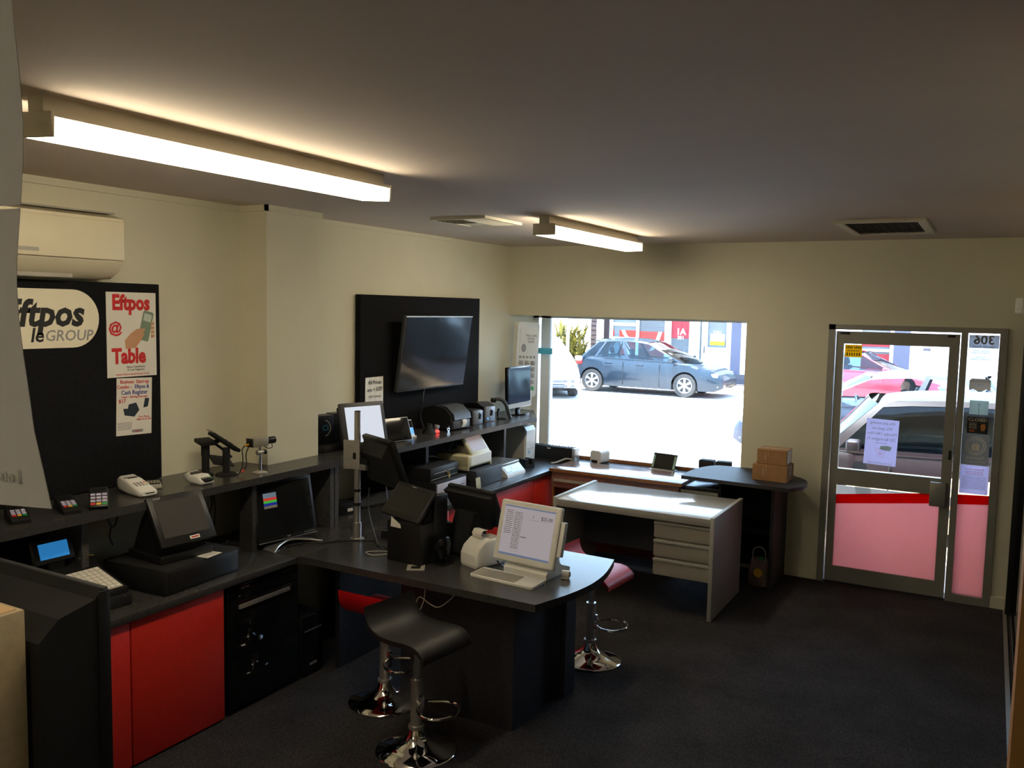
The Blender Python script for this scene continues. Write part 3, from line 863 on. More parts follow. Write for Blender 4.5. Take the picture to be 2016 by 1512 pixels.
def carton(name, label, loc, rz, sx, sy, sz, white_end=False):
    t = thing(name, label, 'box', loc, rz)
    b = B().rbox(-sx / 2, sx / 2, -sy / 2, sy / 2, 0, sz, 0.002, 1)
    b.o('carton', 'card', t)
    B().box(-sx / 2 + 0.001, sx / 2 - 0.001, -0.001, 0.001, sz, sz + 0.0008).o('flap_seam', 'ink_g', t, 0)
    B().box(-sx / 2, sx / 2 + 0.0015, -0.024, 0.024, sz + 0.0008, sz + 0.0016).box(sx / 2 + 0.0005, sx / 2 + 0.0018, -0.024, 0.024, sz * 0.35, sz + 0.001).o('packing_tape', 'tapeclear', t, 0)
    if white_end:
        B().box(sx / 2 + 0.0005, sx / 2 + 0.0022, -sy / 2 + 0.01, sy / 2 - 0.03, 0.01, sz - 0.005).o('label_sheet', 'posterwhite', t, 0)
    B().box(-0.05, -0.046, -sy / 2 - 0.0012, -sy / 2 - 0.0002, sz * 0.3, sz * 0.8).box(-0.03, -0.028, -sy / 2 - 0.0012, -sy / 2 - 0.0002, sz * 0.5, sz).o('tape_mark', 'tapeclear', t, 0)
    return t
carton('cardboard_box', 'lower, longer brown cardboard box on the black table', (-1.435, 6.83, 0.86), -0.03, 0.265, 0.215, 0.125)
carton('cardboard_box', 'upper, smaller cardboard box with a white label end', (-1.430, 6.84, 0.9866), 0.0, 0.225, 0.19, 0.115, True)

# bag on the floor
t = thing('plastic_bag', 'printed plastic bag with yellow circle on floor beside grey desk', 'bag', (-1.50, 6.83, 0))
rows = []
for j, (z, w_, d_) in enumerate(((0.0, 0.07, 0.045), (0.03, 0.085, 0.06), (0.10, 0.085, 0.06), (0.17, 0.075, 0.05), (0.215, 0.07, 0.045))):
    rows.append([(w_ * math.copysign(abs(math.cos(a)) ** 0.6, math.cos(a)) + 0.004 * math.sin(5 * a + j), d_ * math.copysign(abs(math.sin(a)) ** 0.6, math.sin(a)), z) for a in [2 * PI * k / 24 for k in range(25)]])
rows = [[(0, 0, 0.0)] * 25] + rows
B().grid(rows).o('bag_body', 'bagp', t, 60)
B().prism([(0.0 + 0.034 * math.cos(a * PI / 10), 0.115 + 0.036 * math.sin(a * PI / 10)) for a in range(20)], -0.066, -0.063, 'y').o('printed_circle', 'key_y', t, 0)
B().tube([(-0.05, -0.04, 0.20), (-0.045, -0.05, 0.29), (0, -0.05, 0.32), (0.045, -0.05, 0.29), (0.05, -0.04, 0.20)], 0.004).o('handle', 'greypl', t)
B().ball((0.01, 0, 0.20), 0.03, 0.02, 0.03, 10, 6).o('green_wrapper', 'key_g', t)

# ================================================================== stools
def seat_rows(Wd, Dp, curl):
    """curled sheet seat: back curls up, front drops"""
    prof = []
    for s, z in ((-0.205, 0.125 * curl), (-0.198, 0.085 * curl), (-0.178, 0.045 * curl), (-0.145, 0.015), (-0.10, 0.0), (-0.03, -0.004), (0.05, 0.0), (0.12, 0.002), (0.165, -0.006), (0.20, -0.028), (0.215, -0.045)):
        prof.append((s * Dp / 0.4, z))
    return [[(x, s, z) for x in [Wd * (i / 8 - 0.5) for i in range(9)]] for s, z in prof]

def stool(label, seatm, loc, seat_rz, rest_rz, hseat, arm=False):
    t = thing('bar_stool', label, 'stool', (loc[0], loc[1], 0), 0, 'bar stools around the table')
    B().lathe([(0.0, 0.0), (0.195, 0.0), (0.198, 0.006), (0.190, 0.014), (0.12, 0.030), (0.065, 0.055), (0.042, 0.085), (0.034, 0.115), (0.0, 0.116)], 48).o('base', 'chrome', t, 40)
    B().lathe([(0.0, 0.112), (0.038, 0.112), (0.040, 0.12), (0.038, 0.13), (0.0, 0.131)], 24).o('collar', 'brushed', t)
    B().cyl((0, 0, 0.12), (0, 0, 0.36), 0.030, seg=24).o('lower_column', 'brushed', t)
    B().cyl((0, 0, 0.36), (0, 0, hseat - 0.012), 0.019, seg=20).o('gas_lift', 'chrome', t)
    Rr = RZ(rest_rz)
    ft = B(Rr).tube([(0.03, 0, 0.245), (0.06, 0.055, 0.245), (0.13, 0.10, 0.245), (0.20, 0.085, 0.245), (0.235, 0.0, 0.245), (0.20, -0.085, 0.245), (0.13, -0.10, 0.245), (0.06, -0.055, 0.245)], 0.008, 10, closed=True).o('footrest', 'chrome', t)
    B(Rr).rbox(-0.005, 0.045, -0.012, 0.012, 0.20, 0.29, 0.005).o('footrest_clamp', 'chrome', t)
    Rs = T(0, 0, hseat) @ RZ(seat_rz)
    B(Rs).slab(seat_rows(0.335, 0.37, 0.92), (0, 0, -0.026)).o('seat', seatm, t, 50)
    edge = [(y, z) for (x_, y, z) in [r[0] for r in seat_rows(0.335, 0.37, 0.92)]]
    for sx_ in (-1, 1):
        B(Rs).tube([(sx_ * 0.167, y, z - 0.003) for y, z in edge], 0.0035, 6, smooth=2).o('piping', seatm, t)
    B(T(0, 0, hseat)).rbox(-0.07, 0.07, -0.07, 0.07, -0.048, -0.026, 0.006).o('mounting_plate', 'plastic', t)
    B(T(0, 0, hseat) @ RZ(rest_rz)).tube([(0.0, 0, -0.042), (0.10, 0.0, -0.045), (0.15, 0.0, -0.05)], 0.005).o('height_lever', 'chrome', t)
    return t
stool('black leather bar stool in front, nearest the camera', 'blackleather', (-2.33, 3.32), -1.72, -0.15, 0.60)
stool('red bar stool tucked under the table behind the black stool', 'redleather', (-2.78, 3.66), 0.0, -0.2, 0.53)
stool('red bar stool at the bowed end of the table', 'redleather', (-2.055, 4.775), -1.65, -0.05, 0.58)
# ================================================================== card terminals and displays on the near shelf
SZ = 1.1705
CZ = 0.7405

def keypad(parent, mx, cols, rows, dx, dy, kw, kh, colors, th=0.003, name='key'):
    for r in range(rows):
        for c in range(cols):
            m_ = colors(r, c)
            if m_:
                B(mx @ T((c - (cols - 1) / 2) * dx, ((rows - 1) / 2 - r) * dy, 0)).box(-kw / 2, kw / 2, -kh / 2, kh / 2, 0, th).o(name, m_, parent, 0)

def black_terminal(label, x, y, rz, tilt=0.22):
    t = thing('card_terminal', label, 'card terminal', (x, y, SZ), rz, 'black card terminals on the shelf')
    B().prism([(-0.085, 0.0), (0.085, 0.0), (0.095, 0.05), (0.075, 0.058), (-0.075, 0.022), (-0.092, 0.015)], -0.038, 0.038, 'x').o('body', 'plastic', t, 30)
    P = T(0, -0.004, 0.0408) @ RX(math.atan2(0.036, 0.15))
    keypad(t, P @ T(0, -0.022, 0), 3, 4, 0.021, 0.0175, 0.016, 0.011, lambda r, c: ('key_r', 'key_y', 'key_g')[c] if r == 3 else 'key_w')
    B(P).rbox(-0.028, 0.028, 0.025, 0.06, -0.001, 0.002, 0.001).o('display', 'screen', t)
    return t
black_terminal('black card terminal leftmost on the shelf, by the hanging paper', -3.73, 2.235, PI / 2 - 0.37)
black_terminal('black card terminal second from the left on the shelf', -3.71, 2.46, PI / 2 - 0.35)
t = thing('card_terminal', 'small upright black card terminal with lilac keys facing outward', 'card terminal', (-3.645, 2.575, SZ), PI / 2 - 0.62, 'black card terminals on the shelf')
B().rbox(-0.04, 0.04, -0.03, 0.03, 0, 0.02, 0.006).o('foot', 'plastic', t)
P = T(0, -0.012, 0.055) @ RX(PI / 2 - 0.75)
B(P).rbox(-0.040, 0.040, -0.055, 0.055, -0.022, 0.0, 0.006).o('body', 'plastic', t)
keypad(t, P @ T(0, -0.014, 0), 3, 4, 0.025, 0.017, 0.020, 0.011, lambda r, c: ('key_r', 'key_y', 'key_g')[c] if r == 3 else 'key_w')
B(P).box(-0.032, 0.032, 0.030, 0.048, 0, 0.0015).o('display', 'screen', t, 0)

def white_terminal(label, x, y, rz, L=0.20, Wd=0.09, H0=0.03, H1=0.075):
    t = thing('card_terminal', label, 'card terminal', (x, y, SZ), rz, 'white card terminals on the shelf')
    k = L / 2
    w_ = Wd / 2
    secs = [(-k, 0.010, H0 - 0.006, 0.86), (-k + 0.012, 0.0, H0, 1.0), (-0.03, 0.0, H0 + 0.022, 1.0), (0.02, 0.002, H1 - 0.012, 0.98), (k - 0.03, 0.012, H1, 0.95), (k - 0.005, 0.022, H1 - 0.012, 0.85), (k, 0.03, H1 - 0.03, 0.7)]
    rows = []
    for y_, z0, z1, s_ in secs:
        ww = w_ * s_
        r_ = min(0.014, (z1 - z0) * 0.4)
        rows.append([(px, y_, pz) for px, pz in rrect(-ww, ww, z0, z1, r_, 3) + [rrect(-ww, ww, z0, z1, r_, 3)[0]]])
    b = B().grid(rows)
    b.add([p for p in rows[0][:-1]], [tuple(range(len(rows[0]) - 1))]).add([p for p in rows[-1][:-1]], [tuple(range(len(rows[0]) - 1))])
    b.o('body', 'white', t, 50)
    a = math.atan2(H1 - 0.012 - H0, 0.02 + k - 0.012)
    P = T(0, -0.025, (H0 + H1) / 2 - 0.008) @ RX(a)
    B(P).rbox(-w_ + 0.010, w_ - 0.010, -0.058, 0.085, -0.004, 0.004, 0.003).o('face_plate', 'plastic', t)
    keypad(t, P @ T(0, -0.018, 0.0035), 4, 4, 0.0175, 0.0155, 0.0125, 0.009, lambda r, c: {0: 'key_r', 1: 'key_y', 2: 'key_g', 3: 'key_g'}[r] if c == 3 else 'key_d')
    B(P).box(-0.026, 0.026, 0.034, 0.072, 0.0035, 0.0055).o('display', 'screen_m', t, 0)
    B(T(0, -k - 0.0005, H0 * 0.6)).box(-0.025, 0.025, -0.002, 0, -0.002, 0.002).o('card_slot', 'plastic', t, 0)
    return t
white_terminal('larger white card terminal lying beside the flat grey keypad', -3.76, 2.87, PI / 2 - 0.12, 0.235, 0.095, 0.035, 0.085)
white_terminal('smaller white card terminal next to the black display stands', -3.715, 3.225, PI / 2 + 0.0, 0.15, 0.088, 0.03, 0.062)
t = thing('keypad', 'flat grey keypad lying behind the larger white terminal', 'keypad', (-3.84, 3.03, SZ), PI / 2 - 0.6)
B().rbox(-0.04, 0.04, -0.08, 0.08, 0, 0.024, 0.008).o('body', 'greypl', t)
B().rbox(-0.033, 0.033, -0.07, 0.065, 0.022, 0.027, 0.003).o('face_plate', 'plastic', t)
keypad(t, T(0, -0.015, 0.027), 4, 4, 0.015, 0.017, 0.010, 0.010, lambda r, c: 'greypl')

# display stands
t = thing('terminal_stand', 'empty black pole stand with hanging cradle beside the pinboard', 'stand', (-3.86, 3.40, SZ), PI / 2 - 0.3)
B().lathe([(0, 0), (0.045, 0), (0.045, 0.006), (0.03, 0.012), (0, 0.012)], 24).o('base', 'plastic_m', t)
B().cyl((0, 0, 0.01), (0, 0, 0.115), 0.021).o('lower_post', 'plastic_m', t)
B().cyl((0, 0, 0.11), (0, 0, 0.185), 0.024).o('post', 'plastic_m', t)
B(T(0, 0, 0.19) @ RX(0.15)).rbox(-0.045, 0.045, -0.05, 0.05, -0.01, 0.012, 0.004).o('tilt_plate', 'plastic_m', t)
B().cyl((0.03, -0.05, 0.195), (0.055, -0.05, 0.195), 0.012).o('tilt_knob', 'plastic_m', t)
B(T(0.045, -0.02, 0.09)).tube([(0.0, 0, 0.09), (0.05, 0, 0.05), (0.10, 0, 0.0)], 0.008, 6).o('cradle_arm', 'plastic_m', t)
B(T(0.09, -0.02, 0.075) @ RX(0.5) @ RY(0.25)).rbox(-0.075, 0.06, -0.045, 0.045, -0.004, 0.004, 0.003).o('cradle', 'plastic_m', t)
t = thing('terminal_stand', 'black pole stand with tilted cradle plate next to the security camera', 'stand', (-3.775, 3.475, SZ), PI / 2 - 0.3)
B().lathe([(0, 0), (0.062, 0), (0.062, 0.006), (0.04, 0.014), (0, 0.014)], 32).o('base', 'plastic_m', t)
B().cyl((0, 0, 0.01), (0, 0, 0.155), 0.021).o('post', 'plastic_m', t)
Q = T(-0.005, 0.0, 0.185) @ RY(0.62)
B(Q).rbox(-0.105, 0.09, -0.038, 0.038, -0.010, 0.010, 0.005).o('cradle', 'plastic_m', t)
B(Q).rbox(-0.125, -0.035, -0.034, 0.034, 0.006, 0.014, 0.003).o('cradle_tongue', 'greypl', t)
B(Q).rbox(0.01, 0.035, -0.02, 0.02, 0.009, 0.014, 0.002).o('recess', 'gloss', t)
B(Q).rbox(-0.02, 0.0, -0.02, 0.02, 0.009, 0.014, 0.002).o('recess', 'gloss', t)
B(T(0.055, -0.03, 0.008)).ball((0, 0, 0.0), 0.010, 0.010, 0.005, 10, 6).o('screw_cap', 'greypl', t)

# security camera
t = thing('security_camera', 'silver box security camera with black lens on chrome stand', 'camera', (-3.665, 3.625, SZ), PI / 2 - 0.1)
B().lathe([(0, 0), (0.042, 0), (0.042, 0.004), (0.022, 0.010), (0, 0.010)], 28).o('base', 'brushed', t)
B().cyl((0, 0, 0.008), (0, 0, 0.115), 0.008).o('post', 'chrome', t)
B().cyl((-0.022, 0, 0.118), (0.022, 0, 0.118), 0.014).cyl((0, 0, 0.12), (0.0, 0, 0.155), 0.007).o('swivel', 'brushed', t)
B().cyl((0.02, 0, 0.118), (0.040, 0, 0.118), 0.015, seg=12).o('lock_knob', 'plastic', t)
B(T(-0.015, 0, 0.182)).rbox(-0.055, 0.055, -0.030, 0.030, -0.027, 0.027, 0.005).o('housing', mat('silver_paint', rgb(175, 170, 155), 0.4, 0.4), t)
B(T(-0.015, 0, 0.182)).rbox(-0.062, -0.053, -0.028, 0.028, -0.025, 0.025, 0.003).o('rear_plate', 'plastic', t)
B(T(-0.015, 0, 0.182)).cyl((0.054, 0, 0), (0.075, 0, 0), 0.018).cyl((0.075, 0, 0), (0.118, 0, 0), 0.021).o('lens', 'plastic', t)
B().tube([(0.085, 0, 0.162), (0.08, -0.01, 0.14), (0.05, -0.01, 0.138), (0.03, 0, 0.15)], 0.0025).o('lens_lead', 'plastic', t)
c = thing('camera_cable', 'thin cables with yellow and orange plugs behind the security camera', 'cable', (-3.665, 3.625, SZ), PI / 2 - 0.1)
B().tube([(-0.105, 0, 0.170), (-0.125, 0, 0.15), (-0.120, 0.0, 0.09), (-0.135, 0, 0.03), (-0.15, 0.02, 0.005)], 0.003).o('video_lead', 'plastic', c)
B().tube([(-0.08, 0, 0.160), (-0.098, 0, 0.12), (-0.095, 0.0, 0.07), (-0.10, 0, 0.045)], 0.003).o('power_lead', 'plastic', c)
B().cyl((-0.080, 0, 0.174), (-0.105, 0, 0.170), 0.0055).o('yellow_plug', 'yellowc', c)
B().cyl((-0.100, 0, 0.048), (-0.112, 0, 0.032), 0.006).o('black_plug', 'plastic', c)
B().cyl((-0.112, 0, 0.032), (-0.130, 0.0, 0.020), 0.0055).o('orange_plug', 'orange', c)

# ================================================================== far shelf
def logo_box(label, y, letters):
    t = thing('product_box', label, 'box', (-3.99, y, SZ), PI / 2 - 0.25, 'black boxes with ring logos')
    B().rbox(-0.075, 0.075, -0.06, 0.04, 0.0, 0.225, 0.002).o('carton', mat('navy_black_card', (0.016, 0.018, 0.025), 0.4), t)
    b = B(T(0, -0.0605, 0.14) @ FRONT)
    vs, fs = [], []
    for k in range(21):
        a = -1.3 + 2.6 * k / 20
        for r in (0.052, 0.060):
            vs.append((r * math.cos(a) - 0.01, r * math.sin(a), 0.0008))
    fs = [(2 * k, 2 * k + 1, 2 * k + 3, 2 * k + 2) for k in range(20)]
    b.add(vs, fs).o('printed_ring', 'greypl', t, 0)
    text(letters, 0.055, T(0.005, -0.061, 0.14) @ FRONT, mat('cyan_ink', rgb(60, 150, 190), 0.5), t, bold=0.01)
logo_box('black product box with part of a ring logo, touching the white column', 4.50, 'CI')
logo_box('black product box behind the bright touchscreen, partly hidden', 4.695, 'DI')
t = thing('small_black_box', 'low black box standing between product boxes and bright touchscreen', 'box', (-3.86, 4.43, SZ), PI / 2)
B().rbox(-0.09, 0.10, -0.05, 0.05, 0, 0.04, 0.005).o('case', 'plastic_m', t)

def screen_unit(t, M_, w_, h_, th, bez, frame_m, scr_m, chin=0.0, r=0.006):
    B(M_).rbox(-w_ / 2, w_ / 2, 0, th, -h_ / 2, h_ / 2, r).o('bezel', frame_m, t)
    return B(M_).box(-w_ / 2 + bez, w_ / 2 - bez, -0.0015, 0.001, -h_ / 2 + bez + chin, h_ / 2 - bez).o('screen_glass', scr_m, t, 0)

t = thing('touchscreen_till', 'grey framed touchscreen till with bright white screen on the shelf', 'till', (-3.77, 4.66, SZ), PI / 2 - 0.30)
Q = T(0, -0.06, 0.165) @ RX(-0.25)
screen_unit(t, Q, 0.35, 0.315, 0.035, 0.03, 'plastic_g', 'lcd_w', 0.012)
B(Q).rbox(-0.16, 0.16, 0.03, 0.085, -0.14, 0.14, 0.012).o('rear_housing', 'plastic_m', t)
B().rbox(-0.13, 0.13, -0.03, 0.17, 0, 0.03, 0.01).o('base', 'plastic_m', t)
B().prism([(-0.02, 0.02), (0.12, 0.02), (0.10, 0.16), (0.06, 0.18)], -0.09, 0.09, 'x').o('neck', 'plastic_m', t)

t = thing('tablet', 'dark tablet with silver rim leaning on the shelf', 'tablet', (-3.74, 5.03, SZ), PI / 2 - 0.25)
Q = T(0, -0.02, 0.088) @ RX(-0.38)
B(Q).rbox(-0.118, 0.118, 0, 0.010, -0.088, 0.088, 0.004).o('case', 'brushed', t)
B(Q).rbox(-0.113, 0.113, -0.0015, 0.002, -0.083, 0.083, 0.0005).o('screen_glass', 'screen', t)
B().rbox(-0.05, 0.05, -0.05, 0.03, 0, 0.012, 0.004).prism([(0.0, 0.01), (0.045, 0.01), (0.035, 0.08)], -0.03, 0.03, 'x').o('stand', 'plastic', t)
t = thing('phone', 'small white phone with blue screen propped beside the tablet', 'phone', (-3.77, 5.245, SZ), PI / 2 - 0.2)
Q = T(0, 0, 0.068) @ RX(-0.35)
B(Q).rbox(-0.035, 0.035, 0, 0.009, -0.066, 0.066, 0.004).o('case', 'white', t)
B(Q).box(-0.031, 0.031, -0.001, 0.001, 0.005, 0.06).o('dark_glass', 'screen', t, 0)
B(Q).box(-0.031, 0.031, -0.001, 0.001, -0.045, 0.003).o('lit_screen', 'led_blue', t, 0)
B().rbox(-0.04, 0.04, -0.035, 0.012, 0, 0.014, 0.004).o('cradle', 'white', t)

t = thing('gooseneck_scanner', 'black scanner cradle with glowing red tip, below the television', 'scanner', (-3.77, 5.50, SZ), PI / 2 - 0.2)
B().lathe([(0, 0), (0.055, 0), (0.052, 0.012), (0.028, 0.045), (0.022, 0.075), (0, 0.078)], 24).o('base', 'plastic_m', t)
B(T(0.055, -0.02, 0.035) @ RX(0.3)).rbox(-0.02, 0.02, -0.015, 0.015, -0.03, 0.03, 0.006).o('reader_head', 'brushed', t)
B(T(0.055, -0.035, 0.012)).rbox(-0.018, 0.018, -0.008, 0.008, -0.008, 0.008, 0.004).o('red_light', 'led_red', t)
t = thing('ring_scanner', 'tiny silver ring scanner on the shelf edge before the label printer', 'scanner', (-3.70, 5.66, SZ), PI / 2)
B(T(0, 0, 0.018) @ RX(PI / 2)).lathe([(0.010, -0.006), (0.017, -0.006), (0.017, 0.006), (0.010, 0.006), (0.010, -0.006)], 20).o('ring', 'chrome', t)
B().rbox(-0.008, 0.008, -0.010, 0.010, 0.033, 0.048, 0.003).o('head', 'plastic', t)

# label printers
t = thing('label_printer', 'big rounded black label printer with paper strip coming out', 'printer', (-3.84, 5.83, SZ), PI / 2 - 0.05)
prof = [(-0.15, 0.01), (0.16, 0.01), (0.17, 0.08), (0.12, 0.165), (0.02, 0.195), (-0.08, 0.175), (-0.145, 0.12)]
B().prism([(y, z) for y, z in prof], -0.125, 0.125, 'x').o('housing', 'plastic_m', t, 50)
B().prism([(-0.155, 0.085), (-0.148, 0.125), (-0.082, 0.180), (-0.02, 0.190), (-0.02, 0.196), (-0.085, 0.187), (-0.158, 0.128), (-0.168, 0.085)], -0.10, 0.127, 'x').o('lid', 'plastic_g', t, 50)
B().prism([(-0.150, 0.085), (-0.175, 0.08), (-0.180, 0.055), (-0.165, 0.02), (-0.160, 0.022), (-0.172, 0.055), (-0.168, 0.075), (-0.150, 0.08)], 0.0, 0.055, 'x').o('paper_strip', 'posterwhite', t, 40)
B().rbox(-0.115, 0.115, -0.165, -0.14, 0.012, 0.078, 0.006).o('front_panel', 'plastic_g', t)
t = thing('receipt_printer', 'small silver fronted printer beside the big label printer', 'printer', (-3.80, 6.165, SZ), PI / 2 - 0.12)
B().rbox(-0.07, 0.07, -0.06, 0.11, 0, 0.125, 0.010).o('housing', 'plastic', t)
B().rbox(-0.065, 0.065, -0.078, -0.056, 0.0, 0.120, 0.010).o('front_panel', mat('silver_grey_plastic', rgb(130, 135, 142), 0.35, 0.3), t)
B().rbox(0.0, 0.040, -0.0795, -0.070, 0.045, 0.100, 0.003).o('slot', 'gloss', t)
t = thing('receipt_printer', 'black printer with silver front and blue button near the hand scanner', 'printer', (-3.83, 6.40, SZ), PI / 2 - 0.12)
B().prism([(-0.07, 0), (0.14, 0), (0.14, 0.15), (0.0, 0.165), (-0.07, 0.135)], -0.085, 0.075, 'x').o('housing', 'plastic', t, 30)
B().rbox(-0.070, 0.070, -0.088, -0.066, 0.0, 0.132, 0.010).o('front_panel', mat('silver_grey_plastic', rgb(150, 155, 165), 0.35, 0.3), t)
B().rbox(-0.01, 0.040, -0.0895, -0.080, 0.05, 0.105, 0.003).o('slot', 'gloss', t)
B(T(-0.04, -0.089, 0.03) @ RX(PI / 2)).cyl((0, 0, 0), (0, 0, 0.004), 0.009).o('blue_button', 'led_blue', t)
t = thing('hand_scanner', 'black and grey hand scanner arched on its stand', 'scanner', (-3.77, 6.62, SZ), PI / 2 + 0.6)
B().rbox(-0.03, 0.03, -0.04, 0.04, 0, 0.012, 0.005).o('stand_foot', 'plastic', t)
B().tube([(0, 0.02, 0.008), (0, 0.03, 0.05), (0, 0.02, 0.09)], 0.010).o('stand_post', 'plastic', t)
B().tube([(0, 0.075, 0.155), (0, 0.04, 0.175), (0, -0.01, 0.165), (0, -0.045, 0.12), (0, -0.065, 0.06), (0, -0.085, 0.005)], 0.017, 10).o('body', 'plastic_g', t)
B().rbox(-0.022, 0.022, 0.045, 0.095, 0.145, 0.185, 0.008).o('head', 'plastic', t)

# right-hand monitor facing the window side
t = thing('monitor', 'glossy black monitor at the window end of the shelf', 'monitor', (-3.82, 7.03, SZ), PI / 2 + 0.04)
Q = T(0, -0.01, 0.26) @ RX(-0.03)
B(Q).rbox(-0.245, 0.245, 0, 0.030, -0.20, 0.185, 0.006).o('bezel', 'gloss', t)
B(Q).box(-0.232, 0.232, -0.0015, 0.001, -0.150, 0.172).o('screen_glass', mat('monitor_glass', (0.010, 0.010, 0.011), 0.06), t, 0)
B(Q).box(-0.243, 0.243, -0.002, 0.001, -0.195, -0.155).o('silver_chin', 'greypl', t, 0)
B().rbox(-0.03, 0.03, -0.005, 0.02, 0.01, 0.09, 0.005).o('neck', 'gloss', t)
B().prism([(0.15 * math.cos(2 * PI * k / 28), 0.09 * math.sin(2 * PI * k / 28)) for k in range(28)], 0, 0.012, 'z').o('foot', 'gloss', t, 30)

# ================================================================== left counter
# small cash register with keyboard and blue display
t = thing('cash_register', 'black cash register with white keyboard and lit blue display', 'cash register', (-3.645, 2.395, CZ), PI / 2 - 0.05)
B().prism([(-0.20, 0.062), (0.20, 0.062), (0.20, 0.17), (0.10, 0.19), (0.02, 0.145), (-0.20, 0.085)], -0.185, 0.185, 'x').o('housing', 'plastic', t, 30)
B().rbox(-0.20, 0.20, -0.205, 0.20, 0.0, 0.060, 0.004).o('cash_drawer', 'plastic_m', t)
B().rbox(-0.06, 0.06, -0.212, -0.203, 0.02, 0.03, 0.002).o('drawer_grip', 'gloss', t)
B(T(0.16, -0.207, 0.048) @ RX(PI / 2)).cyl((0, 0, 0), (0, 0, 0.004), 0.006).o('lock', 'chrome', t)
P = T(0, -0.095, 0.1185) @ RX(math.atan2(0.06, 0.22))
B(P).rbox(-0.165, 0.165, -0.10, 0.105, -0.002, 0.004, 0.002).o('keyboard_plate', 'greypl', t)
keypad(t, P @ T(0, 0, 0.003), 12, 7, 0.0265, 0.0285, 0.022, 0.024, lambda r, c: 'posterwhite', 0.005)
Q = T(-0.02, 0.05, 0.265) @ RX(-0.35)
B(Q).rbox(-0.095, 0.095, 0, 0.03, -0.055, 0.055, 0.008).o('display_hood', 'plastic', t)
B(Q).box(-0.068, 0.068, -0.002, 0.001, -0.036, 0.036).o('blue_screen', 'blue_led', t, 0)
B().rbox(-0.04, 0.04, 0.06, 0.10, 0.16, 0.22, 0.006).o('display_neck', 'plastic', t)
k = thing('key_bunch', 'bunch of keys lying on the cash register by the blue display', 'keys', (-3.70, 2.52, CZ + 0.196), 0.4)
B().tube([(0.012 * math.cos(a * PI / 4), 0.012 * math.sin(a * PI / 4), 0.012) for a in range(8)], 0.0018, 6, closed=True).o('key_ring', 'chrome', k)
B().rbox(0.01, 0.06, -0.004, 0.004, 0.010, 0.014, 0.001).rbox(0.0, 0.02, -0.010, 0.010, 0.010, 0.014, 0.002).o('key', 'gold', k)
B(RZ(-1.2)).rbox(0.01, 0.05, -0.004, 0.004, 0.006, 0.009, 0.001).o('key', 'chrome', k)

# touchscreen till on its cash drawer
t = thing('cash_box', 'wide black cash drawer under the tilted touchscreen till', 'cash drawer', (-3.60, 2.955, CZ), PI / 2 + 0.07)
B().rbox(-0.245, 0.245, -0.21, 0.21, 0.0, 0.125, 0.004).o('case', 'plastic_m', t)
B().rbox(-0.235, 0.235, -0.214, -0.208, 0.012, 0.115, 0.002).o('drawer_front', 'plastic', t)
t = thing('touchscreen_till', 'black till with tilted matt screen and small badge on the wide cash drawer', 'till', (-3.62, 2.94, CZ + 0.126), PI / 2 - 0.08)
B().rbox(-0.15, 0.15, -0.165, 0.11, 0, 0.04, 0.008).o('base', 'plastic', t)
B().prism([(-0.13, 0.03), (0.10, 0.03), (0.02, 0.20), (-0.05, 0.30), (-0.14, 0.15)], -0.13, 0.13, 'x').o('rear_housing', 'plastic', t, 30)
Q = T(0, -0.125, 0.205) @ RX(-0.52)
B(Q).rbox(-0.158, 0.158, 0, 0.028, -0.132, 0.132, 0.006).o('bezel', 'plastic', t)
B(Q).box(-0.130, 0.130, -0.002, 0.001, -0.088, 0.100).o('screen_glass', 'screen_m', t, 0)
text('SHARP', 0.014, Q @ T(-0.105, -0.0008, 0.118) @ FRONT, 'ink_g', t, bold=0.02)
B(Q @ T(0.03, -0.002, -0.110)).rbox(-0.028, 0.028, -0.002, 0.002, -0.009, 0.009, 0.0015).o('badge', 'posterwhite', t)
B(Q @ T(0.03, -0.0045, -0.110)).box(-0.02, 0.02, -0.0006, 0, -0.003, 0.003).o('badge_print', 'ink_r', t, 0)
t = thing('paper_card', 'pale card lying on the wide cash drawer before the till', 'card', (-3.425, 3.035, CZ + 0.1256), 0.15)
B().box(-0.035, 0.035, -0.055, 0.055, 0, 0.0012).o('card_sheet', 'posterwhite', t, 0)
bars([(-0.045, 0.045, 0.012 - 0.012 * k, 0.003) for k in range(3)], T(0, 0, 0.0013) @ RZ(PI / 2), 'ink_g', t)

# monitor on the counter corner
t = thing('monitor', 'black flat monitor with four coloured bars on screen and silver foot', 'monitor', (-3.63, 3.745, CZ), PI / 2 - 0.17)
Q = T(0, -0.045, 0.208) @ RX(-0.20)
B(Q).rbox(-0.203, 0.203, 0, 0.040, -0.172, 0.172, 0.006).o('rear_housing', 'plastic', t)
B(Q).rbox(-0.205, 0.205, -0.012, 0.004, -0.175, 0.175, 0.004).o('bezel', 'plastic', t)
for z_e in (0.173, -0.1765):
    B(Q).box(-0.206, 0.206, -0.013, -0.004, z_e, z_e + 0.0035).o('silver_edge', 'brushed', t, 0)
B(Q).box(-0.188, 0.188, -0.0135, -0.011, -0.148, 0.158).o('screen_glass', 'screen', t, 0)
for k, m_ in enumerate(('greyp', 'redp', 'green', 'blue', 'greypl')):
    z1 = 0.105 - (0 if k == 0 else 0.028 + 0.015 * (k - 1))
    B(Q).box(-0.145, -0.055, -0.0145, -0.0135, z1 - (0.028 if k == 0 else 0.015), z1).o('colour_bar', m_, t, 0)
text('DELL', 0.012, Q @ T(0.0, -0.0135, -0.161) @ FRONT, 'greypl', t, bold=0.02)
for k in range(5):
    B(Q).rbox(0.115 + k * 0.016, 0.122 + k * 0.016, -0.0155, -0.012, -0.164, -0.159, 0.001).o('button', 'greypl', t)
B().prism([(-0.02, 0.05), (0.04, 0.05), (0.06, 0.20), (0.02, 0.22)], -0.04, 0.04, 'x').o('neck', 'plastic', t, 30)
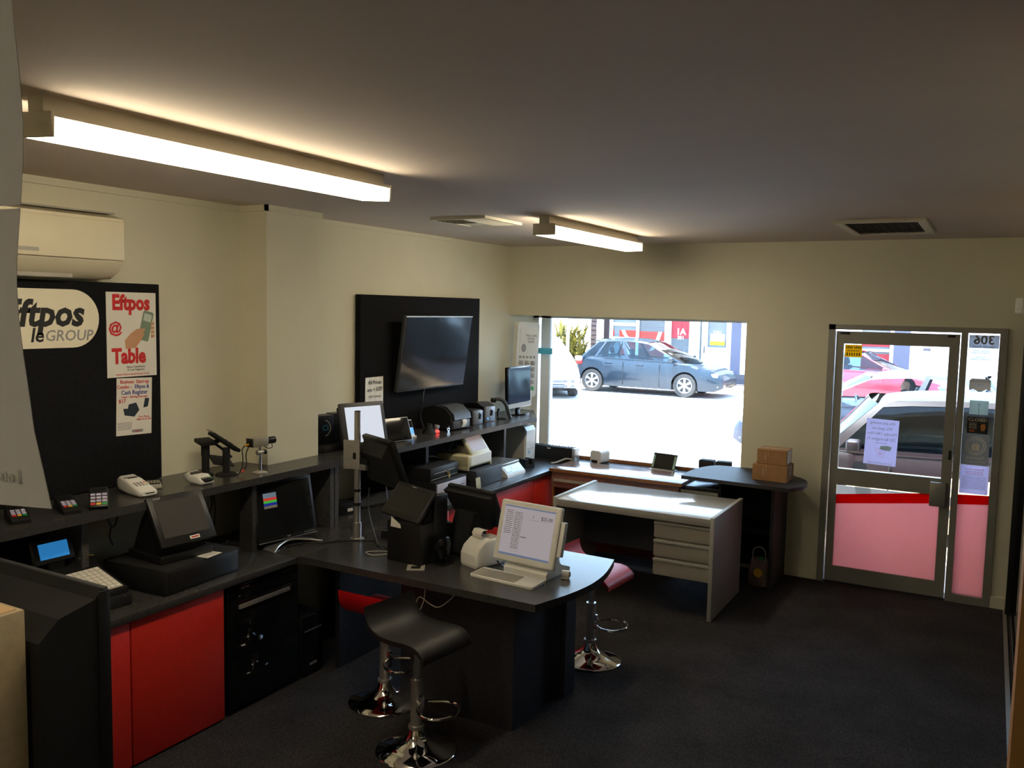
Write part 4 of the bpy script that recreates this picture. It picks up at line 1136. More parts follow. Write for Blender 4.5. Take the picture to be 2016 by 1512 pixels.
B().tube([(-0.17, -0.185, 0.006), (-0.10, -0.13, 0.018), (0, -0.10, 0.03), (0.10, -0.13, 0.018), (0.17, -0.185, 0.006)], 0.006, 8).o('foot_edge', 'brushed', t)
rows = [[(x, y - 0.185 + 0.085 * (1 - (x / 0.17) ** 2), 0.004 + 0.020 * (1 - (x / 0.17) ** 2)) for x in [0.17 * (i / 6 - 1) for i in range(13)]] for y in (0.0, 0.11)]
B().slab(rows, (0, 0, -0.004)).o('foot', mat('silver_foot', rgb(150, 152, 155), 0.3, 0.6), t)

t = thing('cable_tangle', 'thin black cables hanging from shelf to counter behind the monitor', 'cable', (0, 0, 0))
B().tube([(-3.95, 3.43, 1.13), (-3.93, 3.50, 1.05), (-3.92, 3.52, 0.95), (-3.92, 3.50, 0.75)], 0.0035).o('lead', 'plastic', t)
B().tube([(-3.94, 3.55, 1.13), (-3.93, 3.50, 1.06), (-3.92, 3.49, 0.95), (-3.88, 3.36, 0.88), (-3.84, 3.25, 0.85)], 0.0035).o('lead', 'plastic', t)
B(T(-3.86, 3.49, CZ + 0.015)).tube([(0.05 * math.cos(a), 0.05 * math.sin(a), 0.008 * math.sin(2.3 * a)) for a in [k * 0.7 for k in range(20)]], 0.006).o('coil', 'plastic', t)
t = thing('cord_loop', 'dark cord loop hanging under the shelf beside the till', 'cable', (-3.75, 2.72, 1.13))
B().tube([(0.0, -0.03, 0.0), (0.0, -0.022, -0.06), (0.0, 0.0, -0.10), (0, 0.025, -0.07), (0, 0.03, 0.0)], 0.005).o('cord', 'plastic_g', t)
B().tube([(0, -0.005, -0.09), (0.005, -0.02, -0.14), (0, 0.0, -0.19)], 0.004).o('cord_tail', 'plastic_g', t)
t = thing('leaflet', 'small red and blue leaflet on the counter beside the till', 'leaflet', (-3.72, 3.375, CZ), 0.3)
B().box(-0.03, 0.03, -0.05, 0.05, 0, 0.003).o('sheet', 'posterwhite', t, 0)
B().box(-0.028, 0.028, -0.048, 0.0, 0.003, 0.0036).o('red_print', 'ink_r', t, 0)
B().box(-0.028, 0.028, 0.004, 0.048, 0.003, 0.0036).o('blue_print', 'ink_b', t, 0)

# ================================================================== pole and its monitor
t = thing('monitor_pole', 'upright steel pole on the counter corner with a grey mounting plate', 'pole', (-3.295, 4.05, CZ))
B().lathe([(0, 0), (0.042, 0), (0.042, 0.004), (0.024, 0.008), (0.024, 0.03), (0.0, 0.03)], 28).o('flange', 'brushed', t)
B().cyl((0, 0, 0.01), (0, 0, 0.10), 0.026, seg=24).o('sleeve', 'brushed', t)
B().cyl((0, 0, 0.09), (0, 0, 0.775), 0.0195, seg=24).o('tube', 'brushed', t)
B().cyl((0, 0, 0.775), (0, 0, 0.778), 0.019, seg=24).o('end_plug', 'plastic', t)
B().cyl((0, 0, 0.205), (0, 0, 0.222), 0.026, seg=20).o('cable_clip', 'plastic', t)
B().cyl((0, 0, 0.29), (0, 0, 0.305), 0.024, seg=20).o('cable_clip', 'plastic', t)
B(T(-0.01, -0.035, 0.515) @ RZ(0.35)).box(-0.055, 0.045, -0.0015, 0.0015, -0.085, 0.09).o('mount_plate', 'brushed', t, 0)
B().rbox(-0.012, 0.012, -0.035, -0.012, 0.49, 0.53, 0.003).rbox(0.015, 0.085, -0.012, 0.012, 0.46, 0.49, 0.004).o('bracket', 'plastic', t)
B().rbox(0.02, 0.075, -0.016, 0.014, 0.425, 0.458, 0.003).o('steel_arm', 'brushed', t)
t = thing('monitor', 'black monitor seen from behind, clamped on the steel pole', 'monitor', (-3.13, 4.08, CZ + 0.465), 0)
# its screen looks toward the window side; local +y is its back
Q = T(0, 0, 0) @ RZ(2.70) @ RX(-0.36)
B(Q).rbox(-0.19, 0.19, -0.045, -0.010, -0.165, 0.165, 0.010).o('bezel', 'plastic', t)
B(Q).box(-0.175, 0.175, -0.047, -0.044, -0.148, 0.15).o('screen_glass', 'screen', t, 0)
B(Q).prism([(-0.012, -0.14), (0.05, -0.10), (0.055, 0.09), (-0.012, 0.148)], -0.15, 0.15, 'x').o('rear_housing', 'plastic_m', t, 30)
B(Q).rbox(-0.19, -0.02, -0.03, 0.0, 0.150, 0.175, 0.010).o('top_ridge', 'plastic_m', t)

def tcable(label, pts, r, m_, name='cable'):
    t = thing(name, label, 'cable', pts[0])
    p0 = Vector(pts[0])
    B().tube([Vector(p) - p0 for p in pts], r, 8).o('flex', m_, t)
    return t
z_ = CZ + 0.006
tcable('long black cable lying across the counter from the monitor foot', [(-3.50, 3.66, z_), (-3.46, 3.80, z_), (-3.38, 3.86, z_), (-3.30, 3.96, z_), (-3.17, 4.05, z_), (-3.08, 3.98, z_), (-2.90, 3.93, z_)], 0.0045, 'plastic')
tcable('pale blue cable dropping from the pole monitor to the table', [(-3.10, 4.08, 1.08), (-3.08, 4.08, 0.95), (-3.04, 4.07, 0.87), (-2.99, 4.00, 0.78), (-2.92, 3.97, 0.75)], 0.0045, 'cable_b')
tcable('black cable drooping from the pole down to the table', [(-3.21, 4.06, 1.06), (-3.22, 4.06, 0.98), (-3.21, 4.06, 0.90), (-3.14, 4.02, 0.80), (-3.06, 3.97, z_), (-2.92, 3.90, z_)], 0.0035, 'plastic_g')
tcable('grey cable loop lying on the table near the pole', [(-2.91, 3.92, z_), (-2.93, 3.86, z_), (-2.98, 3.80, z_), (-3.05, 3.83, z_), (-2.99, 3.89, z_), (-2.90, 3.91, z_)], 0.003, 'greypl')
tcable('white cable looping down under the table', [(-2.52, 3.66, 0.698), (-2.51, 3.63, 0.62), (-2.53, 3.61, 0.56), (-2.555, 3.62, 0.58), (-2.53, 3.62, 0.64), (-2.47, 3.63, 0.61), (-2.42, 3.64, 0.60), (-2.36, 3.66, 0.65), (-2.33, 3.68, 0.698)], 0.0028, 'cable_w')
tcable('short black lead with blue tag between white printer and white till', [(-2.30, 4.03, z_ + 0.02), (-2.26, 4.00, z_ + 0.012), (-2.215, 3.985, z_ + 0.006), (-2.17, 4.02, z_ + 0.01)], 0.005, 'plastic')

# boxes and keyboard behind the pole
t = thing('barcode_printer', 'small black box with white label behind the steel pole', 'box', (-3.80, 4.50, CZ), PI / 2 - 0.2)
B().rbox(-0.075, 0.075, -0.075, 0.075, 0, 0.075, 0.006).o('case', 'plastic', t)
B().box(-0.005, 0.04, -0.077, -0.074, 0.02, 0.042).o('label_sticker', 'posterwhite', t, 0)
t = thing('keyboard', 'black keyboard leaning in the corner behind the pole monitor', 'keyboard', (-3.77, 4.87, CZ + 0.02), PI / 2 - 0.2)
Q = T(0, 0, 0.0) @ RX(0.35)
B(Q).rbox(-0.21, 0.21, -0.07, 0.07, 0, 0.022, 0.004).o('body', 'plastic', t)
for r in range(5):
    for c in range(15):
        B(Q @ T(-0.19 + c * 0.027, -0.055 + r * 0.026, 0.022)).box(-0.011, 0.011, -0.011, 0.011, 0, 0.005).o('key', 'plastic_g', t, 0)
t = thing('black_reader', 'small black device with steel edge lying behind the black till', 'device', (-3.13, 4.19, CZ), 0.2)
B().rbox(-0.06, 0.06, -0.05, 0.05, 0, 0.055, 0.008).o('case', 'plastic', t)
B().box(-0.058, 0.058, -0.052, -0.049, 0.05, 0.053).o('edge_strip', 'brushed', t, 0)

# ================================================================== table tills
def till_tower(t, Q, w_, d_, h_):
    B().rbox(-w_ / 2, w_ / 2, -d_ / 2, d_ / 2, 0, h_, 0.008).o('printer_tower', 'plastic', t)
t = thing('touchscreen_till', 'black till with small screen above a built-in printer and torn receipt', 'till', (-2.745, 3.885, CZ), -0.10)
B().rbox(-0.125, 0.115, -0.10, 0.13, 0, 0.225, 0.008).o('printer_tower', 'plastic', t)
B().rbox(0.075, 0.118, 0.02, 0.135, 0, 0.37, 0.006).o('support_arm', 'plastic', t)
B().prism([(-0.07, 0.22), (0.12, 0.22), (0.13, 0.30), (0.02, 0.30)], -0.11, 0.10, 'x').o('neck', 'plastic_m', t, 30)
Q = T(-0.015, -0.045, 0.335) @ RX(-0.70) @ RY(0.10)
B(Q).rbox(-0.150, 0.140, 0, 0.024, -0.105, 0.10, 0.006).o('bezel', 'plastic', t)
B(Q).box(-0.128, 0.118, -0.0015, 0.001, -0.080, 0.075).o('screen_glass', 'screen', t, 0)
B(Q).box(-0.03, 0.0, -0.0018, 0.001, 0.085, 0.090).o('maker_mark', 'greypl', t, 0)
B().prism([(-0.09, 0.195), (-0.015, 0.195), (-0.02, 0.215), (-0.085, 0.25)], -0.108, -0.106, 'y').o('receipt', 'posterwhite', t, 0)

t = thing('handset_scanner', 'gloss black barcode scanner standing in front of the black tills', 'scanner', (-2.575, 3.90, CZ), -0.15)
B().rbox(-0.05, 0.05, -0.045, 0.045, 0, 0.012, 0.008).o('foot', 'gloss', t)
B().cyl((0, 0.0, 0.01), (0, 0.0, 0.045), 0.02, 0.03, 20).o('neck', 'gloss', t)
B().lathe([(0, 0.038), (0.036, 0.040), (0.046, 0.075), (0.048, 0.12), (0.040, 0.145), (0, 0.148)], 28).o('head', 'gloss', t)
B(T(0, -0.040, 0.10) @ RX(PI / 2)).cyl((0, 0, 0), (0, 0, 0.008), 0.022).o('reading_window', 'screen', t)
t = thing('black_printer', 'low rounded black printer between the two black tills', 'printer', (-2.79, 4.14, CZ), -0.3)
B().rbox(-0.085, 0.085, -0.10, 0.10, 0, 0.155, 0.035, 4).o('housing', 'plastic_m', t)
B().rbox(-0.06, 0.06, -0.102, -0.09, 0.02, 0.06, 0.004).o('front_slot', 'gloss', t)

t = thing('touchscreen_till', 'black till seen from behind beside the white printer', 'till', (-2.575, 4.19, CZ), -0.22)
B().rbox(-0.13, 0.12, -0.12, 0.12, 0, 0.045, 0.015).o('base', 'plastic_m', t)
B().prism([(-0.12, 0.03), (0.045, 0.03), (0.075, 0.24), (-0.05, 0.24)], -0.075, 0.075, 'x').o('stand_neck', 'plastic_m', t, 30)
Q = T(0.01, 0.02, 0.265) @ RX(0.42)
B(Q).rbox(-0.185, 0.185, 0.0, 0.030, -0.125, 0.115, 0.010).o('bezel', 'plastic_m', t)
B(Q).prism([(-0.12, -0.12), (0.12, -0.12), (0.185, 0.10), (-0.185, 0.10)], -0.035, 0.002, 'y').o('rear_housing', 'plastic_m', t, 30)
B(Q).box(-0.17, 0.17, 0.030, 0.032, -0.11, 0.10).o('screen_glass', 'screen', t, 0)

t = thing('receipt_printer', 'white receipt printer with curled paper beside the white till', 'printer', (-2.385, 4.02, CZ), -0.35)
secs = [(-0.105, 0.015, 0.070, 0.92), (-0.100, 0.0, 0.085, 1.0), (-0.085, 0.0, 0.115, 1.0), (-0.04, 0.0, 0.150, 1.0), (0.03, 0.0, 0.152, 1.0), (0.09, 0.0, 0.135, 1.0), (0.105, 0.01, 0.12, 0.95)]
rows = []
for y_, z0, z1, s_ in secs:
    q = rrect(-0.072 * s_, 0.072 * s_, z0, z1, 0.018, 4)
    rows.append([(px, y_, pz) for px, pz in q + [q[0]]])
b = B().grid(rows)
b.add(rows[0][:-1], [tuple(range(len(rows[0]) - 1))]).add(rows[-1][:-1], [tuple(range(len(rows[0]) - 1))])
b.o('housing', 'white', t, 50)
rows = [[(x, -0.045 + 0.0 * x, 0.150) for x in (-0.04, 0.04)], [(x, -0.05, 0.178) for x in (-0.04, 0.04)], [(x, -0.035, 0.198) for x in (-0.04, 0.04)], [(x, -0.005, 0.196) for x in (-0.04, 0.04)]]
B().slab(rows, (0, 0.001, -0.001)).o('receipt_paper', 'posterwhite', t, 60)
B().rbox(-0.008, 0.016, -0.104, -0.098, 0.018, 0.028, 0.002).o('switch', 'plastic', t)
B(T(-0.05, -0.1005, 0.055)).ball((0, 0, 0), 0.004, 0.003, 0.004, 8, 6).o('status_light', 'led_blue', t)
B().box(-0.03, 0.055, 0.0, 0.07, 0.151, 0.1535).o('grey_lid', 'greypl', t, 0)

t = thing('touchscreen_till', 'white all-in-one till with lit screen showing $25.00', 'till', (-2.075, 4.05, CZ), -0.10)
Q = T(-0.012, -0.075, 0.218) @ RX(-0.26)
B(Q).rbox(-0.193, 0.193, 0, 0.032, -0.160, 0.165, 0.012, 3).o('bezel', 'white', t)
B(Q).box(-0.160, 0.160, -0.0015, 0.001, -0.125, 0.137).o('screen_glass', 'lcd', t, 0)
B(Q).rbox(0.194, 0.222, 0.004, 0.036, -0.085, 0.095, 0.005).o('card_reader', 'white', t)
B(Q).box(0.1955, 0.197, 0.0, 0.004, -0.08, 0.09).o('card_slot', 'plastic', t, 0)
SQ = Q @ T(0, -0.002, 0)
text('$25.00', 0.026, SQ @ T(0.112, 0, 0.092) @ FRONT, 'lcd_ink', t)
text('1', 0.022, SQ @ T(0.028, 0, 0.094) @ FRONT, 'lcd_ink', t)
M['screen_bar'] = mat('screen_blue_bar', (0.1, 0.12, 0.2), 0.4, emit=rgb(120, 140, 180), estr=0.4)
B(SQ).box(-0.160, 0.160, -0.0006, 0, 0.130, 0.137).o('menu_bar', 'screen_bar', t, 0)
B(SQ).box(-0.160, 0.160, -0.0006, 0, -0.125, -0.115).o('menu_bar', 'screen_bar', t, 0)
bars([(-0.145, -0.100, 0.11 - k * 0.010, 0.0035) for k in range(13)] + [(-0.090, -0.045, 0.105 - k * 0.0095, 0.0035) for k in range(21)], SQ @ FRONT, 'lcd_grey', t)
B(SQ).box(-0.0425, -0.0415, -0.0006, 0, -0.10, 0.11).box(-0.095, -0.0415, -0.0006, 0, -0.101, -0.100).box(0.0, 0.15, -0.0006, 0, 0.0765, 0.0775).o('list_frame', 'lcd_grey', t, 0)
bars([(-0.035, 0.0, -0.02, 0.005)], SQ @ FRONT, 'lcd_grey', t)
B().prism([(-0.105, 0.0), (0.135, 0.0), (0.135, 0.02), (0.05, 0.05), (-0.03, 0.11), (-0.06, 0.10), (-0.075, 0.05), (-0.105, 0.028)], -0.135, 0.135, 'x').o('base', 'white', t, 30)
B().prism([(0.0, 0.03), (0.09, 0.03), (0.05, 0.24), (-0.02, 0.24)], -0.10, 0.10, 'x').o('neck', 'white', t, 30)

t = thing('keyboard', 'slim white keyboard in front of the white till', 'keyboard', (-2.135, 3.845, CZ), -0.07)
KQ = T(0, 0, 0.006) @ RX(0.05)
B(KQ).prism(rrect(-0.195, 0.195, -0.066, 0.066, 0.016), -0.006, 0.008, 'z').o('body', 'white', t, 30)
for r in range(5):
    for c in range(13):
        B(KQ @ T(-0.178 + c * 0.0205, -0.044 + r * 0.0205, 0.008)).box(-0.0085, 0.0085, -0.0085, 0.0085, 0, 0.003).o('key', 'greypl', t, 0)
B(KQ).rbox(0.095, 0.18, -0.045, 0.05, 0.0075, 0.009, 0.0005).o('touchpad', 'white', t)
t = thing('ring_mouse', 'tiny white round pointing device alone on the table', 'mouse', (-1.885, 4.035, CZ), 0.3)
B(T(0, 0, 0.021) @ RY(PI / 2) @ Matrix.Scale(0.8, 4)).cyl((0, 0, -0.028), (0, 0, 0.02), 0.025, 0.025, 24).o('body', 'white', t, 50)
B(T(0, 0, 0.021) @ RY(PI / 2) @ Matrix.Scale(0.8, 4)).cyl((0, 0, 0.02), (0, 0, 0.030), 0.022, 0.014, 24).o('dial', 'greypl', t)
B().rbox(-0.026, 0.016, -0.02, 0.02, 0, 0.006, 0.002).o('foot', 'white', t)

# ================================================================== far counter
t = thing('cash_box', 'upper black cash drawer with a brass key hanging from its lock', 'cash drawer', (-3.75, 5.375, CZ + 0.1235), PI / 2 + 0.04)
B().rbox(-0.205, 0.205, -0.20, 0.21, 0.0, 0.100, 0.003).o('case', 'plastic_m', t)
B().rbox(-0.20, 0.20, -0.206, -0.198, 0.008, 0.095, 0.002).o('drawer_front', 'plastic', t)
B().box(-0.15, 0.15, -0.2085, -0.205, 0.052, 0.055).box(-0.19, 0.19, -0.2085, -0.205, 0.012, 0.0145).o('groove_line', 'greypl', t, 0)
B(T(0.03, -0.205, 0.045) @ RX(PI / 2)).cyl((0, 0, 0), (0, 0, 0.008), 0.014).o('lock', 'chrome', t)
B(T(0.04, -0.222, 0.015)).rbox(-0.010, 0.012, -0.002, 0.002, -0.02, 0.005, 0.001).rbox(-0.003, 0.005, -0.002, 0.002, -0.05, -0.018, 0.001).rbox(-0.003, 0.003, -0.002, 0.012, 0.004, 0.03, 0.001).o('brass_key', 'gold', t)
t = thing('cash_box', 'lower cash drawer with white front under the black one', 'cash drawer', (-3.735, 5.40, CZ), PI / 2 + 0.02)
B().rbox(-0.22, 0.22, -0.24, 0.21, 0.0, 0.122, 0.003).o('case', 'plastic_m', t)
B().rbox(-0.205, 0.205, -0.246, -0.238, 0.012, 0.108, 0.002).o('drawer_front', mat('lilac_white_panel', rgb(205, 205, 222), 0.4), t)
B().box(-0.13, -0.01, -0.2475, -0.245, 0.058, 0.061).box(0.08, 0.17, -0.2475, -0.245, 0.058, 0.061).o('groove_line', 'ink', t, 0)
B(T(0.05, -0.245, 0.05) @ RX(PI / 2)).cyl((0, 0, 0), (0, 0, 0.006), 0.015).o('lock', 'plastic', t)
t = thing('steel_box', 'black speckled metal box carrying the cream till', 'cash drawer', (-3.66, 5.895, CZ), PI / 2 + 0.03)
B().rbox(-0.215, 0.215, -0.20, 0.20, 0.0, 0.135, 0.004).o('case', 'speckle', t)
B().rbox(-0.212, 0.212, -0.205, -0.199, 0.006, 0.128, 0.002).o('drawer_front', 'speckle', t)
t = thing('keyboard_cover', 'cream plastic guard leaning on the near end of the speckled box', 'cover', (-3.585, 5.655, CZ), PI / 2)
b = B(T(0, 0, 0.0))
b.prism(rrect(-0.055, 0.0, -0.05, 0.05, 0.012), 0.0, 0.006, 'z')
rows = [[(x, y, 0.10 * t_) for y, t_ in ((-0.05, 1), (-0.055, 0.6), (-0.06, 0.2), (-0.05, 0.0))] for x in (-0.045, 0.02)]
B(T(-0.02, -0.14, 0.004)).slab(rows, (0, 0.004, 0)).o('guard', 'cream', t, 60)
t = thing('till', 'cream till with brown screen on the speckled metal box', 'till', (-3.645, 5.85, CZ + 0.1365), PI / 2 + 0.03)
B().rbox(-0.19, 0.19, -0.13, 0.16, 0.018, 0.115, 0.014, 3).o('body', 'cream', t)
B().rbox(-0.19, -0.175, -0.13, 0.16, 0.0, 0.03, 0.003).rbox(0.175, 0.19, -0.13, 0.16, 0.0, 0.03, 0.003).o('side_foot', 'cream', t)
B().box(-0.15, 0.18, -0.1315, -0.129, 0.035, 0.105).o('front_panel', 'white', t, 0)
Q = T(0.03, -0.06, 0.20) @ RX(-0.62)
B(Q).rbox(-0.145, 0.145, 0, 0.022, -0.120, 0.105, 0.006).o('screen_frame', 'cream', t)
B(Q).box(-0.118, 0.118, -0.0015, 0.001, -0.080, 0.082).o('screen_glass', 'lcd_dim', t, 0)
B().prism([(-0.06, 0.11), (0.08, 0.11), (0.05, 0.17), (-0.02, 0.17)], -0.06, 0.09, 'x').o('screen_foot', 'greypl', t, 30)

t = thing('scale', 'white shop scale with sloping silver display panel', 'scale', (-3.62, 6.36, CZ), PI / 2 + 0.0)
B().prism([(-0.165, 0.0), (0.15, 0.0), (0.15, 0.085), (-0.095, 0.085), (-0.16, 0.02)], -0.155, 0.155, 'x').o('housing', 'white', t, 30)
B().rbox(-0.150, 0.150, -0.105, 0.145, 0.090, 0.108, 0.006).o('weighing_plate', 'brushed', t)
B().cyl((-0.08, 0.0, 0.08), (-0.08, 0.0, 0.095), 0.02).cyl((0.08, 0, 0.08), (0.08, 0, 0.095), 0.02).o('plate_support', 'plastic', t)
Q = T(0, -0.129, 0.054) @ RX(-(PI / 2 - math.atan2(0.065, 0.065)))
B(Q).box(-0.135, 0.135, -0.002, 0.0, -0.036, 0.036).o('display_panel', mat('silver_blue_panel', rgb(165, 180, 200), 0.25, 0.3), t, 0)
B(Q).box(-0.03, 0.10, -0.0035, -0.002, -0.01, 0.028).o('lcd_strip', 'posterwhite', t, 0)
for k in range(4):
    B(Q).box(-0.12 + k * 0.02, -0.108 + k * 0.02, -0.004, -0.002, -0.03, -0.018).o('button', 'posterwhite', t, 0)

t = thing('computer_tower', 'white computer tower standing by the window under the shelf', 'computer', (-3.70, 6.965, CZ), 1.6)
B().rbox(-0.09, 0.09, -0.03, 0.20, 0.0, 0.335, 0.004).o('case', 'greypl', t)
B().prism([(-0.03, 0.0), (-0.05, 0.01), (-0.055, 0.30), (-0.03, 0.335)], -0.092, 0.092, 'x').o('front_bezel', 'white', t, 30)
B(T(-0.03, -0.0525, 0.10) @ RX(PI / 2)).cyl((0, 0, 0), (0, 0, 0.003), 0.018).o('power_button', 'greyp', t)
B().box(-0.09, 0.09, -0.0565, -0.053, 0.135, 0.137).o('bezel_seam', 'greypl', t, 0)
t = thing('tape_dispenser', 'black open-topped block beside the scale', 'dispenser', (-3.545, 6.70, CZ), PI / 2 - 0.3)
B().prism([(-0.055, 0.0), (0.055, 0.0), (0.055, 0.085), (0.025, 0.085), (0.025, 0.035), (-0.02, 0.035), (-0.02, 0.085), (-0.055, 0.085)], -0.045, 0.045, 'y').o('block', 'plastic', t, 0)
B().cyl((-0.02, 0, 0.065), (0.025, 0, 0.065), 0.006, seg=10).o('spindle', 'plastic_g', t)

t = thing('cable_tangle', 'white and black cables hanging under the far shelf', 'cable', (0, 0, 0))
B().tube([(-3.93, 5.52, 1.12), (-3.93, 5.56, 1.0), (-3.90, 5.62, 0.86), (-3.86, 5.66, 0.80)], 0.004).o('lead', 'cable_w', t)
B().tube([(-3.80, 5.42, 0.97), (-3.80, 5.50, 0.98), (-3.78, 5.60, 0.975), (-3.76, 5.70, 0.93)], 0.005).o('lead', 'cable_w', t)
B().tube([(-3.98, 6.30, 1.12), (-3.98, 6.2, 1.02), (-3.97, 6.05, 0.9)], 0.003).o('lead', 'plastic_g', t)
B().tube([(-3.98, 5.75, 1.12), (-3.97, 5.95, 1.05), (-3.96, 6.0, 0.92)], 0.003).o('lead', 'plastic', t)

# ================================================================== window counter
WZ = 0.7385
t = thing('metal_trunking', 'long black channel with steel end cap below the window corner', 'channel', (-3.585, 7.30, 0.741), -0.04)
B().rbox(-0.24, 0.235, -0.055, 0.045, 0.0, 0.115, 0.004).o('channel', 'plastic_m', t)
B().rbox(0.236, 0.262, -0.058, 0.048, 0.0, 0.118, 0.003).o('end_cap', 'brushed', t)
for k in range(14):
    B().box(-0.232 + k * 0.034, -0.216 + k * 0.034, -0.058, 0.045, 0.115, 0.119).o('tooth', 'plastic_m', t, 0)
B().box(-0.03, 0.005, -0.0585, -0.055, 0.095, 0.104).o('label_sticker', 'posterwhite', t, 0)
tcable('white cable running off the end of the black channel', [(-3.34, 7.22, 0.76), (-3.38, 7.16, 0.772), (-3.42, 7.05, 0.752), (-3.45, 7.0, 0.748)], 0.008, 'cable_w')
t = thing('label_printer', 'small white rounded printer on the window counter', 'printer', (-3.12, 7.345, 0.7390), -0.25)
B().prism(rrect(-0.062, 0.062, 0.0, 0.115, 0.028, 5), -0.06, 0.07, 'y').o('housing', 'white', t, 40)
B().prism(rrect(-0.066, -0.058, 0.012, 0.095, 0.003, 2), -0.058, 0.068, 'y').o('side_cover', 'greypl', t, 30)
B().rbox(-0.045, 0.02, -0.066, -0.056, 0.004, 0.028, 0.003).o('paper_slot', 'plastic', t)
t = thing('tablet', 'black tablet with mint edges on a slanted desk stand by the window', 'tablet', (-2.50, 7.345, 0.7390), -0.12)
Q = T(0, 0.01, 0.072) @ RX(-0.42)
B(Q).rbox(-0.115, 0.115, 0, 0.012, -0.070, 0.075, 0.004).o('case', 'plastic', t)
B(Q).box(-0.088, 0.088, -0.002, 0.001, -0.062, 0.067).o('screen_glass', 'screen', t, 0)
for sx_ in (-1, 1):
    B(Q).box(min(sx_ * 0.092, sx_ * 0.112), max(sx_ * 0.092, sx_ * 0.112), -0.002, 0.001, -0.062, 0.052).o('mint_edge', mat('mint_plastic', rgb(165, 205, 185), 0.4), t, 0)
B().rbox(-0.12, 0.115, -0.075, 0.04, 0, 0.006, 0.002).o('base_plate', 'greypl', t)
B().prism([(0.0, 0.005), (0.045, 0.005), (0.05, 0.10)], -0.06, 0.06, 'x').o('rear_prop', 'plastic', t, 30)
for k, (x, lab) in enumerate(((-2.10, 'left black adaptor block on the window counter'), (-1.955, 'right black adaptor block on the window counter'))):
    t = thing('adaptor', lab, 'adaptor', (x, 7.33, 0.7390), 0.1 * k)
    B().rbox(-0.065, 0.065, -0.05, 0.05, 0, 0.135, 0.012, 3).o('case', 'plastic_m', t)
    B().rbox(-0.055, 0.055, -0.054, -0.046, 0.08, 0.12, 0.003).o('raised_panel', 'plastic', t)
    B().tube([(-0.04, -0.055, 0.05), (0.0, -0.06, 0.075), (0.03, -0.058, 0.04), (0.05, -0.055, 0.06)], 0.004).o('lead', 'greypl', t)
t = thing('clear_bracket', 'pale folded card at the right end of the window counter', 'card', (-1.86, 7.30, 0.7390), 0.2)
B().box(-0.02, 0.02, -0.04, 0.04, 0, 0.003).box(-0.02, -0.017, -0.04, 0.04, 0.003, 0.10).o('folded_card', 'greypl', t, 0)

# ================================================================== near the camera
t = thing('black_cabinet', 'large black machine housing with sloped top at left foreground', 'cabinet', (0, 0, 0))
B().prism([(1.715, 0.0), (1.975, 0.0), (1.975, 1.105), (1.955, 1.108), (1.93, 1.075), (1.79, 1.045), (1.715, 0.98)], -3.72, -2.765, 'x').o('housing', 'plastic_m', t, 20)
B().rbox(-3.72, -2.76, 1.958, 1.98, 1.09, 1.112, 0.004).o('top_rim', 'plastic_g', t)
B().rbox(-2.768, -2.757, 1.94, 1.985, 0.0, 1.10, 0.003).o('side_edge', 'plastic', t)
t = thing('beige_cabinet', 'beige metal cabinet in the left foreground before black housing', 'cabinet', (0, 0, 0))
B().rbox(-3.60, -2.81, 1.02, 1.70, 0.0, 1.10, 0.006).o('case', 'beige', t)
B().box(-3.58, -2.83, 1.04, 1.68, 1.10, 1.103).o('top_panel', mat('beige_top', rgb(205, 172, 128), 0.6, noise=0.06), t, 0)
B().box(-2.812, -2.806, 1.05, 1.67, 0.06, 0.066).o('lower_seam', 'grille', t, 0)
tcable('black cable lying on the beige cabinet', [(-3.03, 1.50, 1.112), (-3.02, 1.60, 1.115), (-3.05, 1.66, 1.112), (-3.2, 1.67, 1.11)], 0.008, 'plastic')

# hanging sheets at the left edge of the view
po = thing('notice_post', 'white notice post that the hanging paper sheets are taped to', 'post', (-1.475, 0.735, 0))
B().rbox(-0.035, 0.035, 0, 0.04, 0, 2.72, 0.004).o('post', 'whitepaint', po)
B().rbox(-0.12, 0.12, -0.06, 0.12, 0, 0.02, 0.004).o('foot', 'whitepaint', po)
def sheet(label, right, zt, zb, bottom_skew=0.0):
    """right = list of (z, x, y) of the curling right edge"""
    t = thing('paper_sheet', label, 'paper', (0, 0.72, 0), 0, 'hanging paper sheets')
    rows = []
    n = len(right)
    for z, xr, yr in right:
        row = []
        for i in range(9):
            u = i / 8
            x = -1.48 + (xr + 1.48) * u
            sk = bottom_skew * (1 - u) * (1 if z == right[-1][0] else 0)
            row.append((x, -0.01 + yr * u * u, z + sk))
        rows.append(row)
    B().slab(rows, (0, 0.0008, 0)).o('sheet', 'paper', t, 60)
    return t
s1 = sheet('upper white sheet hanging at the left edge', [(2.715 - k * 0.0549, -1.152 - 0.012 * math.sin(k * 0.75) - 0.008 * (k / 8), 0.0) for k in range(9)], 2.6, 2.28)
s2 = sheet('lower curled white sheet hanging before the pinboard', [(2.271, -1.158, 0.0), (2.24, -1.163, 0.0), (2.20, -1.169, 0.0), (2.165, -1.171, 0.0), (2.12, -1.168, 0.0), (2.07, -1.160, 0.0), (2.02, -1.150, 0.0), (1.97, -1.141, 0.0), (1.92, -1.124, 0.0), (1.865, -1.106, 0.0)], 2.29, 1.87, -0.03)
B(T(0, -0.012, 0)).box(-1.49, -1.43, -0.001, 0.0, 2.24, 2.28).o('tape_strip', 'tapeclear', s2, 0)
B(T(0, -0.012, 0)).box(-1.49, -1.43, -0.001, 0.0, 2.40, 2.44).o('tape_strip', 'tapeclear', s1, 0)
text('Lots of easy parking', 0.028, T(-1.285, -0.0125, 1.895) @ RX(PI / 2) @ RZ(0.05), mat('faint_ink', (0.60, 0.59, 0.59), 0.7), s2, mirror=True)

